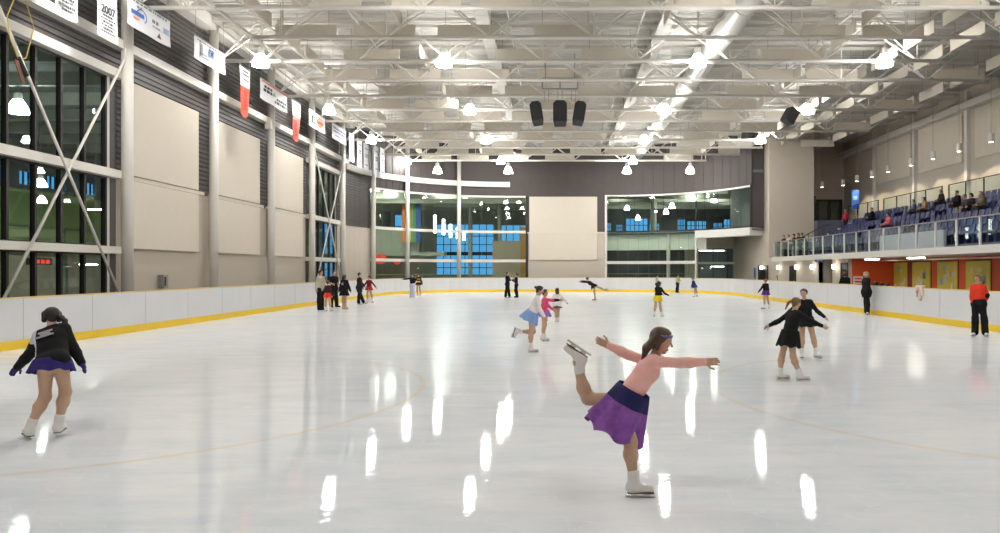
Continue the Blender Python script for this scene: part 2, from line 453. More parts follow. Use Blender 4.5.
def outside_arc(cen, sgn, xe, yf, z0, z1, a0=19.0):
    """slab filling the plan area outside a curved corner: sgn +1 for the stand side, -1 for the banner side"""
    r = AR + .12; arc = []
    for a in steps(a0, 90, 16):
        t = math.radians(a); arc.append((cen[0] + sgn * r * math.cos(t), cen[1] + r * math.sin(t)))
    e = cen[0] - sgn * .2 if sgn > 0 else 4.1
    p = arc + [(e, cen[1] + r), (e, yf), (xe, yf), (xe, arc[0][1])]
    n = len(p); mb = MB()
    mb.add([(x, y, z0) for x, y in p] + [(x, y, z1) for x, y in p], [tuple(range(n)), tuple(range(n, 2 * n))[::-1]] + [(i, (i + 1) % n, n + (i + 1) % n, n + i) for i in range(n)])
    return mb

def glazing_arc():
    w = empty('window_3'); tag(w, 'curved lobby glazing in three tiers with white rails', None, None, 'structure')
    path = lambda r: [larc(a, r) for a in steps(21.6, 90, 22)] + [(-2.55, LC[1] + r)]
    for (z0, z1) in ((.05, 2.6), (2.7, 5.05), (5.2, 8.2)):
        MB().strip(path(AR + .05), z0, z1, .012).build('pane', M['glassC'], w)
    MB().strip(path(AR - .12), 2.5, 2.74, .2).build('rail', M['steel'], w)
    MB().strip(path(AR - .12), 5.02, 5.24, .2).build('rail', M['steel'], w)
    MB().strip(path(AR - .08), 8.12, 8.27, .2).build('head_frame', M['steel'], w)
    MB().strip(path(AR - .02), -.03, .08, .15).build('sill', M['dframe'], w)
    mb = MB()
    for a in steps(24, 88, 12):
        q = larc(a, AR + .07); mb.tube((q[0], q[1], .05), (q[0], q[1], 8.2), .016, 6)
    mb.build('mullion', M['grey'], w)
    MB().box(-2.55, -2.33, YF - .05, YF + .2, 0, 8.25).build('jamb', M['dframe'], w)
    # right corner: upper gallery glazing
    w = empty('window_4'); tag(w, 'curved upper gallery glazing at the far corner', None, None, 'structure')
    pr = lambda r, a1: [(4.5, RC[1] + r)] + [rarc(a, r) for a in steps(89, a1, 20)]
    MB().strip(pr(AR + .03, 20.5), 5.2, 8.25, .012).build('pane', M['glassC'], w)
    MB().strip(pr(AR - .06, 19.5), 8.2, 8.34, .2).build('head_frame', M['white'], w)
    MB().strip(pr(AR - .04, 19.5), 5.1, 5.22, .2).build('sill', M['dframe'], w)
    mb = MB()
    for a in steps(84, 26, 9):
        q = rarc(a, AR + .05); mb.tube((q[0], q[1], 5.2), (q[0], q[1], 8.25), .014, 6)
    q = rarc(49.4, AR + .02); mb.tube((q[0], q[1], 5.2), (q[0], q[1], 8.25), .05, 8)
    mb.build('mullion', M['dframe'], w)
    MB().box(4.33, 4.52, YF - .12, YF + .15, 0, 8.34).build('jamb', M['white'], w)
    q = rarc(19.6, AR); MB().box(q[0] - .05, q[0] + .12, q[1] - .1, q[1] + .15, 5.1, 8.4).build('jamb', M['dframe'], w)
    # lower glazing
    w = empty('window_5'); tag(w, 'lower curved glazing below the gallery', None, None, 'structure')
    MB().strip(pr(AR + .03, 49.4), .05, 5.1, .012).build('pane', M['glassC'], w)
    MB().strip(pr(AR - .02, 49.4), 2.35, 2.6, .12).build('rail', M['white'], w)
    q = rarc(49.4, AR); MB().tube((q[0], q[1], -.03), (q[0], q[1], 5.1), .09, 10).build('post', M['white'], w)
    q = rarc(63, AR + .4); MB().tube((q[0], q[1], -.03), (q[0], q[1], 5.1), .16, 12).build('post', M['white'], w)
    mb = MB()
    for a in steps(85, 53, 7): q = rarc(a, AR + .05); mb.tube((q[0], q[1], .05), (q[0], q[1], 5.1), .014, 6)
    mb.build('mullion', M['grey'], w)
    # gallery slab with white edge + recessed wall
    struct('slab_gallery', MB().strip([rarc(a, AR - .1) for a in steps(49.4, 19.6, 12)], 4.5, 5.1, 1.2).strip([(4.5, YF - .02 + .3)] + [rarc(a, AR + .3) for a in steps(89, 49.4, 12)], 4.95, 5.1, .6), M['white'], 'white gallery floor edge above the recess')
    struct('floor_gallery', outside_arc(RC, 1, 15.98, 80, 4.9, 5.02).box(15.98, 26, 63.05, 80, 4.9, 5.02), M['innerd'], 'gallery floor')
    # spandrel band behind lower glazing
    struct('wall_spandrel', MB().strip([(4.55, YF + .5)] + [rarc(a, AR + .5) for a in steps(89, 46, 12)], 3.55, 4.92, .12), M['white'], 'pale band behind the lower glazing')
    wr = empty('wall_recess'); tag(wr, 'tan recessed wall under the gallery', None, None, 'structure')
    mb = MB().box(11.6, 12.8, 62.5, 62.7, 0, 4.95).box(16.7, 17.6, 62.5, 62.7, 0, 4.95).box(12.8, 16.7, 62.5, 62.7, 3.75, 4.95).box(12.8, 16.7, 62.5, 62.7, 0, .9)
    mb.build('wall_face', M['panel'], wr)
    w = empty('window_6'); tag(w, 'recessed dark window under the gallery', None, None, 'structure')
    MB().box(12.8, 16.7, 62.6, 62.61, .9, 3.75).build('pane', M['glassC'], w)
    MB().box(12.8, 16.7, 62.45, 62.6, 2.35, 2.55).build('rail', M['white'], w)
    mb = MB()
    for x in (12.8, 14.1, 15.4, 16.65): mb.box(x, x + .05, 62.5, 62.65, .9, 3.75)
    mb.build('mullion', M['dframe'], w)

def right_side():
    tower = MB().box(16.0, 19.35, 52.3, 63, -.03, 12.6)
    struct('wall_tower', tower, M['tan'], 'tall blank tan tower wall at the end of the stands')
    q = rarc(19.6, AR)
    struct('wall_return', MB().box(q[0], 16.05, q[1] + .05, q[1] + .25, 5.1, 12.6), M['darkwall'], 'dark return between glazing and tower')
    wr = empty('wall_right'); tag(wr, 'tan rear wall above the stands', None, None, 'structure')
    MB().box(XR, XR + .2, YB, 59.5, -.03, 12.6).build('wall_face', M['tan'], wr)
    mb = MB()
    for y in [41.4 + 6.06 * k for k in range(-6, 3)]: mb.box(XR - .22, XR, y - .12, y + .12, 5.5, 12.4)
    mb.build('column', M['white'], wr)
    struct('wall_stand_end', MB().box(19.3, XR + .2, 59.3, 59.5, -.03, 12.6), M['tan'], 'tan end wall with double door above the stands')
    struct('wall_back', MB().box(XL - .2, XR + .2, YB - .2, YB, -.03, 12.6), M['tan'], 'end wall behind the camera')
    struct('beam_20', MB().box(XR - .5, XR, YB, 59.3, 11.3, 11.7), M['steel'], 'white edge girder above the rear stand wall')
    # perforated panels on the right wall
    for k, y in enumerate((35.6, 41.9, 48.0)):
        t = thing('acoustic_wall_panel', 'large cream perforated panel on rear stand wall, %s from the door end' % ORD[2 - k], 'wall panel', (XR, y + 2.6, 8.3), 0, 'panels on the rear stand wall')
        MB().box(-.1, -.02, -2.5, 2.5, 0, 2.9).build('panel_face', M['panel'], t, bevel=.01)
        mb = MB()
        for yy in steps(-2.3, 2.3, 20): mb.box(-.112, -.1, yy - .02, yy + .02, .2, 2.7)
        mb.build('batten', M['panel'], t)
    # double door
    d = empty('door_1', (23.2, 59.3, 5.5)); tag(d, 'dark glazed double door above the stands', None, None, 'structure')
    mb = MB()
    for (a, b) in ((-1.1, -.9), (-.1, .1), (.9, 1.1)): mb.box(a, b, -.1, -.01, 0, 2.3)
    mb.box(-1.1, 1.1, -.1, -.01, 2.1, 2.3).box(-1.1, 1.1, -.1, -.01, 0, .2)
    mb.build('frame', M['dframe'], d)
    MB().box(-.9, .9, -.05, -.03, .2, 2.1).build('pane', M['glassL'], d)
    MB().box(-.9, .9, -.03, -.01, .2, 2.1).build('dark_room', M['innert'], d)
    MB().box(-.3, -.2, -.16, -.1, .9, 1.2).box(.2, .3, -.16, -.1, .9, 1.2).build('door_handle', M['grey'], d)
    MB().box(-1.75, -1.15, -.08, -.01, 0, 2.6).build('side_panel', M['dframe'], d)
    # under-balcony walls
    wu = empty('wall_under_stand'); tag(wu, 'tan wall with sconces below the balcony', None, None, 'structure')
    mb = MB().box(16.0, 16.2, 42.3, 52.4, -.03, 2.45).box(16.0, 16.2, 38.2, 40.4, -.03, 2.45).box(16.0, 17.4, 42.3, 42.5, -.03, 2.45).box(17.3, 17.5, 40.2, 42.4, -.03, 2.45)
    mb.build('wall_face', M['tan'], wu)
    wo = empty('wall_orange'); tag(wo, 'orange wall with yellow posters under the balcony', None, None, 'structure')
    MB().box(16.2, 18.6, 38.2, 38.4, -.03, 2.45).box(18.5, 18.7, 31.6, 38.3, -.03, 2.45).build('wall_face', M['orange'], wo)
    MB().box(18.5, 18.7, YB, 31.6, -.03, 2.45).build('wall_face', M['orange'], wo)
    mb = MB()
    for (a, b) in ((36.9, 35.7), (33.6, 32.8), (30.9, 29.75), (27.2, 24.5)): mb.box(18.46, 18.5, a, b, 0, 2.4)
    mb.build('maroon_pilaster', M['maroon'], wo)
    for k, (a, b) in enumerate(((893.5, 907), (912, 930), (937, 957), (965.5, 990))):
        y0 = 18.44 * F / (b - VX); y1 = 18.44 * F / (a - VX)
        t = thing('poster', 'tall yellow poster covered with pale cards on orange wall, %s from the dim corner' % ORD[k], 'poster', (18.5, (y0 + y1) / 2, .55), 0, 'yellow posters on the orange wall')
        w = (y1 - y0) / 2
        MB().box(-.05, -.02, -w, w, 0, 1.68).build('sheet', M['poster'], t)
        MB().box(-.02, 0, -w - .04, w + .04, -.04, 1.72).build('backing_board', M['maroon'], t)
        for j in range(7):
            yy = random.uniform(-w * .8, w * .6); zz = random.uniform(.25, 1.3); ww = random.uniform(.12, .3)
            MB().box(-.056, -.05, yy, yy + ww, zz, zz + random.uniform(.15, .35)).build('card', [M['paper'], M['pblue'], M['paper']][j % 3], t)
    # doors in the sconce wall
    for i, (px0, px1, z, lb) in enumerate(((759, 768, 2.15, 'dark double door in sconce wall'), (790.5, 796, 2.1, 'narrow dark door in sconce wall'), (842, 848, 2.2, 'dark door by the orange wall'))):
        y0 = 16 * F / (px1 - VX); y1 = 16 * F / (px0 - VX); d = empty('door_%d' % (i + 2), (16.0, (y0 + y1) / 2, -.03)); tag(d, lb, None, None, 'structure')
        w = (y1 - y0) / 2
        MB().box(-.04, 0, -w, w, 0, z).build('leaf', M['dframe'], d)
        MB().box(-.07, -.01, -w - .06, -w, 0, z + .06).box(-.07, -.01, w, w + .06, 0, z + .06).box(-.07, -.01, -w, w, z, z + .06).build('frame', M['blackm'], d)
        MB().tube((-.09, -w + .12, 1.0), (-.09, -w + .12, 1.2), .02, 6).box(-.09, -.04, -w + .11, -w + .13, 1.09, 1.11).build('door_handle', M['grey'], d)
        MB().box(-.045, -.04, -w * .5, w * .5, 1.1, z - .3).build('glass_panel', M['glassL'], d)
    # notices
    for (px, c, lb) in ((752.5, 'sbl', 'narrow blue notice standing beside the dark double door'), (777, 'grey', 'small grey electrical box on sconce wall')):
        y = 15.98 * F / (px - VX)
        t = thing('wall_notice' if c == 'sbl' else 'wall_mounted_box', lb, 'notice' if c == 'sbl' else 'box', (16.0, min(y, 56), .7))
        MB().box(-.06, 0, -.16, .16, 0, 1.3 if c == 'sbl' else .75).build('plate', M[c], t, bevel=.01)
        MB().box(-.07, -.06, -.1, .1, .3, .5).build('face', M['paper'], t)
    # blue sign on slab
    t = thing('blue_sign', 'small blue direction sign hanging under the balcony edge', 'sign', (15.9, 42.0, 2.3))
    MB().box(-.04, .0, -.75, .75, 0, .17).build('plate', M['sbl'], t)
    MB().box(-.046, -.04, -.5, .4, .06, .11).build('print_line', M['paper'], t)
    MB().box(-.03, -.01, -.5, -.46, .17, .3).box(-.03, -.01, .46, .5, .17, .3).build('bracket', M['grey'], t)
    # sconces
    for k, px in enumerate((762, 779, 797, 813, 835)):
        y = 15.9 * F / (px - VX); t = thing('wall_sconce', 'bright wall sconce under balcony, %s along from the tower' % ORD[k], 'wall lamp', (16.0, y, 2.02), 0, 'sconces below the balcony')
        MB().box(-.05, 0, -.08, .08, -.12, .12).build('back_plate', M['grey'], t)
        MB().lathe([(.05, -.13), (.10, -.1), (.115, 0), (.10, .1), (.05, .13)], 14, (-.16, 0, 0)).build('lamp_shade', M['sconce'], t, smooth=True)
        MB().tube((-.05, 0, 0), (-.1, 0, 0), .02).build('arm', M['grey'], t)
    # fluorescent fixtures
    for k, (x, y, lb) in enumerate(((16.4, 36.2, 'short fluorescent light under balcony before the dim orange corner'), (16.4, 31.8, 'long fluorescent light under balcony before the posters'))):
        t = thing('ceiling_light', lb, 'ceiling light', (x, y, 2.45), 0, 'fluorescent lights below the balcony')
        MB().box(-.12, .12, -.65, .65, -.05, 0).build('housing', M['white'], t)
        MB().box(-.1, .1, -.62, .62, -.1, -.05).build('diffuser', M['fluor'], t, bevel=.01)
    t = thing('ceiling_pipe', 'long white pipe running below the balcony slab', 'pipe', (17.3, 24, 2.32))
    MB().tube((0, -14, 0), (0, 14, 0), .035, 10).build('pipe', M['white'], t, smooth=True)
    mb = MB()
    for y in steps(-12, 12, 6): mb.tube((0, y, .03), (0, y, .13), .012, 6)
    mb.build('hanger', M['grey'], t)
    # balcony slab
    struct('slab_balcony', MB().box(15.6, 24.5, YB, 50.4, 2.45, 2.75), M['white'], 'white balcony slab edge below the stands')
    # tiers
    R0, DX, Z0, DZ = 17.75, .84, 2.95, .42
    mb = MB()
    for i in range(6): mb.box(R0 - .45 + DX * i, R0 - .45 + DX * (i + 1), 14, 50.3, 2.75, Z0 + DZ * i)
    mb.box(R0 - .45 + DX * 6, XR, 14, 59.3, 2.75, 5.5)
    mb.box(19.35, R0 - .45 + DX * 6, 51.6, 59.3, 2.45, 5.5)
    struct('floor_stands', mb, M['stand'], 'stepped dark tiers of the stands')
    # sloped stair side wall at far end
    mb = MB(); X0, X1 = 16.9, 22.4
    mb.add([(X0, 50.42, 2.75), (X1, 50.42, 2.75), (X1, 50.42, 5.55), (X0, 50.42, 2.85), (X0, 50.6, 2.75), (X1, 50.6, 2.75), (X1, 50.6, 5.55), (X0, 50.6, 2.85)],
           [(0, 1, 2, 3), (4, 7, 6, 5), (0, 4, 5, 1), (1, 5, 6, 2), (2, 6, 7, 3), (3, 7, 4, 0)])
    mb.box(16.0, 24.4, 50.4, 52.3, 2.45, 2.75)
    for i in range(14): mb.box(17.0 + .38 * i, 22.4, 50.6, 51.7, 2.75 + .195 * i, 2.75 + .195 * (i + 1))
    struct('wall_stair', mb, M['tan'], 'tan stair flank beside the tower')
    t = thing('handrail', 'dark sloping stair handrail against the tan tower', 'handrail', (0, 50.5, 0))
    MB().path([(16.9, 0, 3.85), (17.2, 0, 3.85), (19.4, 0, 5.05), (19.9, 0, 5.1)], .03, 8).build('rail', M['dframe'], t)
    mb = MB()
    for x in (17.2, 18.3, 19.4): mb.tube((x, 0, 2.75 + (x - 16.9) * .5), (x, 0, 3.85 + (x - 17.2) * .545), .02, 6)
    mb.build('post', M['dframe'], t)
    # parapet in front of seats
    struct('wall_parapet', MB().box(17.15, 17.28, 30.9, 37.0, 2.75, 3.62), M['bgrey'], 'pale grey parapet below the front seats')
    # seats
    def seat_proto():
        t = empty('stadium_seat')
        mb = MB(); n = 6
        vs = []
        for (x, z) in ((-.24, .44), (-.22, .46), (-.1, .43), (.1, .42), (.18, .44)):
            for y in (-.22, -.12, 0, .12, .22): vs.append((x, y, z + (.02 if abs(y) > .2 else 0)))
        vs += [(x, y, z - .035) for (x, y, z) in vs]
        q = []
        for a in range(4):
            for b in range(4):
                i = a * 5 + b; q.append((i, i + 1, i + 6, i + 5)); q.append((i + 25, i + 30, i + 31, i + 26))
        for a in range(4):
            for b in (0, 4): i = a * 5 + b; q.append((i, i + 5, i + 30, i + 25))
        for b in range(4):
            for a in (0, 4): i = a * 5 + b; q.append((i, i + 1, i + 26, i + 25))
        mb.add(vs, q); mb.box(-.06, .12, -.05, .05, .02, .41)
        mb.build('seat', M['blue'], t)
        mb = MB(); vs = []
        for (x, z) in ((.16, .44), (.20, .55), (.235, .70), (.25, .80), (.25, .84)):
            w = .22 if z < .8 else .19
            for y in (-1, -.5, 0, .5, 1): vs.append((x - .03 * abs(y), y * w, z))
        vs += [(x + .03, y, z) for (x, y, z) in vs]
        mb.add(vs, q); mb.build('backrest', M['blue'], t)
        return t
    proto = None; cnt = 0
    for i in range(6):
        for k in range(50):
            y = 49.9 - .52 * k
            if 43.0 < y < 44.1 and i > 0: continue
            if 36.6 < y < 37.7 and i > 0: continue
            if proto is None: proto = seat_proto(); o = proto
            else: o = copy_tree(proto)
            o.location = (R0 + DX * i, y, Z0 + DZ * i)
            tag(o, 'blue plastic stand seat, %s row up from the balcony, %s seat from the tower end' % (ORD[i], nth(k)), 'seat', 'blue seats of the stands')
    # balcony glass railing
    t = thing('glass_railing', 'long glass balcony railing with white posts facing the ice', 'railing', (15.72, 0, 2.75))
    ys = [50.2 - 1.52 * k for k in range(26)]
    for i, y in enumerate(ys): MB().box(-.03, .03, y - .04, y + .04, 0, 1.05).build('post', M['white'], t)
    for a, b in zip(ys, ys[1:]): MB().box(-.008, .008, b + .06, a - .06, .06, 1.0).build('pane', M['railglass'], t)
    MB().box(-.04, .04, ys[-1], ys[0], 1.05, 1.09).build('handrail', M['grey'], t)
    MB().box(-.008, .008, -.004, .004, 0, .01).build('base_clip', M['grey'], t)
    t = thing('glass_railing', 'short glass railing closing the balcony end by the tower', 'railing', (15.72, 50.3, 2.75))
    for x in (.15, 1.1): MB().box(x - .03, x + .03, -.03, .03, 0, 1.05).build('post', M['white'], t)
    MB().box(.18, 1.07, -.008, .008, .06, 1.0).build('pane', M['railglass'], t)
    MB().box(.0, 1.15, -.03, .03, 1.05, 1.09).build('handrail', M['grey'], t)
    # upper railings behind the top row
    for k, (y0, y1, lb) in enumerate(((48.6, 53.6, 'dark framed glass railing atop stands, section close to the double door'), (40.6, 47.8, 'dark framed glass railing atop stands, middle section'), (22, 39.9, 'dark framed glass railing atop stands, long section over the spectators'))):
        t = thing('upper_railing', lb, 'railing', (22.45, 0, 5.5), 0, 'railings atop the stands')
        n = max(3, round((y1 - y0) / 1.6)); ys = steps(y0, y1, n)
        for y in ys: MB().box(-.025, .025, y - .03, y + .03, 0, 1.15).build('post', M['dframe'], t)
        MB().box(-.03, .03, y0 - .03, y1 + .03, 1.15, 1.2).build('top_rail', M['dframe'], t)
        for a, b in zip(ys, ys[1:]): MB().box(-.006, .006, a + .04, b - .04, .1, 1.1).build('pane', M['railglass'], t)
    t = thing('hanging_banner', 'small blue upright banner beside the far upper railing', 'banner', (22.6, 52.7, 5.5))
    MB().tube((0, 0, 0), (0, 0, 2.4), .025).build('pole', M['grey'], t)
    MB().box(-.28, .28, -.03, -.015, .9, 2.35).build('cloth', M['sbl'], t)
    MB().box(-.15, .15, -.036, -.03, 1.6, 1.9).build('emblem', M['pblue'], t)
    # pendant cans above stands
    for k, px in enumerate((991, 959, 933, 911, 888, 872, 857, 843, 822)):
        X_ = 22.5 if k < 8 else 21.3; y = X_ * F / (px - VX)
        t = thing('cylinder_pendant', 'small white cylinder pendant on long stem above stands, %s from the double door end' % ORD[8 - k], 'pendant lamp', (X_, y, 8.45), 0, 'cylinder pendants above the stands')
        MB().lathe([(.135, -.02), (.14, 0), (.14, .42), (.12, .44)], 16).build('lamp_shade', M['white'], t, smooth=False)
        MB().tube((0, 0, .44), (0, 0, 4.1), .012, 6).build('stem', M['grey'], t)
        MB().lathe([(.1, -.024), (.1, -.018)], 14).build('bulb', M['sconce'], t)
        ld = bpy.data.lights.new('can_spot', 'SPOT'); ld.energy = 270; ld.spot_size = math.radians(100); ld.spot_blend = .25; ld.color = (1, .88, .66); ld.shadow_soft_size = .08
        lo = bpy.data.objects.new('can_light', ld); COL.objects.link(lo); lo.parent = t; lo.location = (0, 0, -.05)
        lo.rotation_euler = (0, math.radians(-22), 0)
# ------------------------------------------------------------------ roof
TY = [17.84 + 3.03 * k for k in range(-2, 14)]           # truss planes
def roof():
    for k, y in enumerate(TY):
        full = (k % 2 == 0)
        xa, xb = (-14.5, 16.5) if full else (-11.65, 20.2)
        ta, tb = -14.9, 24.4
        if y > 50:
            q = math.sqrt(AR ** 2 - (y - 49.8) ** 2) - .35; ta = max(ta, LC[0] - q); tb = min(tb, RC[0] + q); xa = max(xa, ta); xb = min(xb, tb)
        t = thing('roof_truss', 'white tubular roof truss, %s one from the camera end, %s' % (ORD[k], 'reaching the banner wall' if full else 'with shorter bottom tube'),
                  'roof truss', (0, y, ZC), 0, 'white roof trusses')
        MB().tube((xa, 0, 0), (xb, 0, 0), .075, 10).build('bottom_chord', M['steel'], t, smooth=True)
        for s in (-1, 1): MB().box(ta, tb, s * .42 - .05, s * .42 + .05, 1.55, 1.68).build('top_chord', M['steel'], t)
        web = MB(); off = 0 if full else 2.0
        x = -12.5 + off
        while x < xb - .5:
            if x < xa: x += 4.0; continue
            for s in (-1, 1):
                for dx in (-2, 2):
                    if ta < x + dx < tb: web.tube((x, 0, 0), (x + dx, s * .42, 1.58), .032, 6)
            web.tube((x, 0, 0), (x, 0, 1.58), .022, 6)
            x += 4.0
        for s in (-1, 1):
            web.tube((xb - .1, 0, 0), (min(tb - .05, xb + 2.2), s * .42, 1.58), .032, 6)
            if xb == 16.5: web.tube((xb + 2.2, s * .42, 1.6), (xb + 4.2, 0, .9), .03, 6); web.tube((xb + 4.2, 0, .9), (xb + 6.2, s * .42, 1.6), .03, 6)
            web.tube((xa + .1, 0, 0), (xa + (2 if full or y > 50 else -1.9), s * .42, 1.58), .032, 6)
        web.build('web', M['steel'], t)
    for i, x in enumerate((-11.65,)):
        t = thing('truss_tie_tube', 'long white tie tube linking the truss bottoms, %s' % ('above the banner wall side lamps' if i == 0 else 'above the stand side lamps'), 'tie tube', (x, 0, ZC + .01))  # tie tube along the truss bottoms, not a rail
        MB().tube((0, 11, 0), (0, 57.4 if i == 0 else 51.9, 0), .05, 8).build('tube', M['steel'], t, smooth=True)
        mb = MB()
        for y in TY:
          if y < (57.4 if i == 0 else 51.9): mb.box(-.08, .08, y - .09, y + .09, -.09, .09)
        mb.build('node', M['steel'], t)
    # purlins / sprinkler mains
    for i, x in enumerate((-8.3, -1.9, 3.6, 12.0, 18.2)):
        t = thing('sprinkler_pipe', 'thin pale pipe running the hall length below the deck, %s from the banner wall' % ORD[i], 'pipe', (x, 0, 12.2))
        pe = (59, 60, 60, 57, 51.8)[i]; MB().tube((0, -5, 0), (0, pe, 0), .04, 8).build('pipe', M['white'], t, smooth=True)
        mb = MB()
        for y in range(-4, int(pe) - 2, 4): mb.tube((0, y, 0), (0, y, .38), .012, 5); mb.tube((0, y + 1.5, -.1), (0, y + 1.5, 0), .02, 5)
        mb.build('hanger', M['grey'], t)
    # big spiral duct
    t = thing('round_duct', 'fat round pale duct running the hall length among the trusses', 'duct', (7.1, 0, 11.75))
    MB().tube((0, -5, 0), (0, 59.5, 0), .48, 28).build('duct_body', M['duct'], t, smooth=True)
    for y in range(-4, 59, 3): MB().tube((0, y - .04, 0), (0, y + .04, 0), .505, 28).build('collar', M['steel'], t)
    mb = MB()
    for y in range(-3, 59, 6):
        for s in (-1, 1): mb.tube((s * .45, y, .15), (s * .45, y, .85), .012, 5)
    mb.build('hanger', M['grey'], t)
    for i, x in enumerate((4.6, -2.95)):
        t = thing('cable_tray', 'shiny ladder tray running the hall length under the deck, %s' % ('beside the round duct' if i == 0 else 'away from the round duct'), 'cable tray', (x, 0, 12.05))
        mb = MB().box(-.28, -.25, -5, 59.7, 0, .09).box(.25, .28, -5, 59.7, 0, .09); mb.build('side_rail', M['duct'], t)
        mb = MB(); vs = []
        for k in range(260): vs += [(-.25, -5 + k * .25, .03 * (k % 2)), (.25, -5 + k * .25, .03 * (k % 2))]
        mb.add(vs, [(2 * i, 2 * i + 1, 2 * i + 3, 2 * i + 2) for i in range(259)]); mb.build('tray_floor', M['duct'], t)
        mb = MB()
        for y in range(-4, 60, 4): mb.tube((-.26, y, .08), (-.26, y, .58), .012, 5); mb.tube((.26, y, .08), (.26, y, .58), .012, 5)
        mb.build('hanger', M['grey'], t)

def baffles():
    def mesh(n, along):
        mb = MB()
        if along: mb.box(-.03, .03, -1.22, 1.22, -.26, .26)
        else: mb.box(-1.22, 1.22, -.03, .03, -.26, .26)
        return mb
    protos = {}
    def place(along, x, y, z, label):
        if along not in protos:
            t = empty('hanging_baffle')
            mesh(0, along).build('panel', M['cream'], t, bevel=.01)
            for s in (-.9, .9):
                a = (0, s, .26) if along else (s, 0, .26); MB().tube(a, (a[0], a[1], 1.3), .01, 5).build('wire', M['grey'], t)
            protos[along] = t; o = t
        else: o = copy_tree(protos[along])
        o.location = (x, y, z)
        tag(o, label, 'acoustic baffle', 'cream acoustic baffles under the roof')
    for k, y in enumerate(TY):
        if y < 17: continue
        r = [-9.8, -6.7, -3.4, .4, 10.2, 13.3, 19.4] if k % 2 else [-8.0, -4.5, -1.4, 2.4, 5.1, 10.2, 14.0]
        for j, x in enumerate(r):
            if k % 3 == 0 and k < 15 and min(abs(x - q) for q in (-12.6, -4.75, 6.1, 14.1)) < 1.75: continue
            place(False, x, y + .62, 11.22, 'cream baffle facing the camera behind the %s roof truss, %s from the banner wall' % (ORD[k], ORD[j]))
        if k == len(TY) - 1: continue
        for j, x in enumerate((-10.9, -5.9, 6.1 - 1.9, 10.3 + 1.5, 14.9, 16.9, 20.3)):
            if j in (1, 2) and k % 2: continue
            place(True, x, y + 1.75, 11.42, 'cream baffle edgewise to the camera after the %s roof truss, %s from banner wall' % (ORD[k], ORD[j]))

def lamps():
    t0 = None
    rows = [(Y, 10.55, (-12.6, -4.75, 6.1, 14.1)) for Y in (3.0, 12.0, 20.9, 29.95, 39.0, 48.0)]
    rows += [(56.7, 10.45, (-12.0, -4.4, 6.3, 14.1)), (55.4, 9.5, (-9.3, -3.7, 5.7, 10.7))]
    colname = ['beside the banners', 'over the ice on the banner side', 'below the round duct', 'over the stand side of the ice']
    for ri, (Y, z, xs) in enumerate(rows):
        for ci, x in enumerate(xs):
            if t0 is None:
                t0 = o = empty('pendant_lamp')
                mb = MB().lathe([(.315, 0), (.32, .05), (.285, .2), (.21, .36), (.15, .46), (.14, .46), (.2, .35), (.275, .19), (.305, .04)], 20, close=False)
                mb.build('lamp_shade', M['lamp'], o, smooth=True)
                MB().lathe([(.15, .45), (.16, .48), (.14, .72), (.08, .78)], 16).build('ballast_housing', M['white'], o, smooth=False)
                MB().tube((0, 0, .78), (0, 0, 1.75), .018, 6).build('stem', M['steel'], o)
                MB().lathe([(.24, .1), (.262, .105), (.25, .13)], 20).build('lens', M['lampdisc'], o)
            else: o = copy_tree(t0)
            o.location = (x, Y, z); o.scale = (1.05, 1.05, 1.05)
            if z < 10:
                for ch in o.children:
                    if ch.name.startswith('stem'):
                        ch.data = ch.data.copy()
                        for v in ch.data.vertices:
                            if v.co.z > 1.5: v.co.z = 2.8
            tag(o, 'glowing bell lamp, %s lamp row from the camera, %s' % (ORD[ri], colname[ci]), 'pendant lamp', 'bell lamps over the ice')

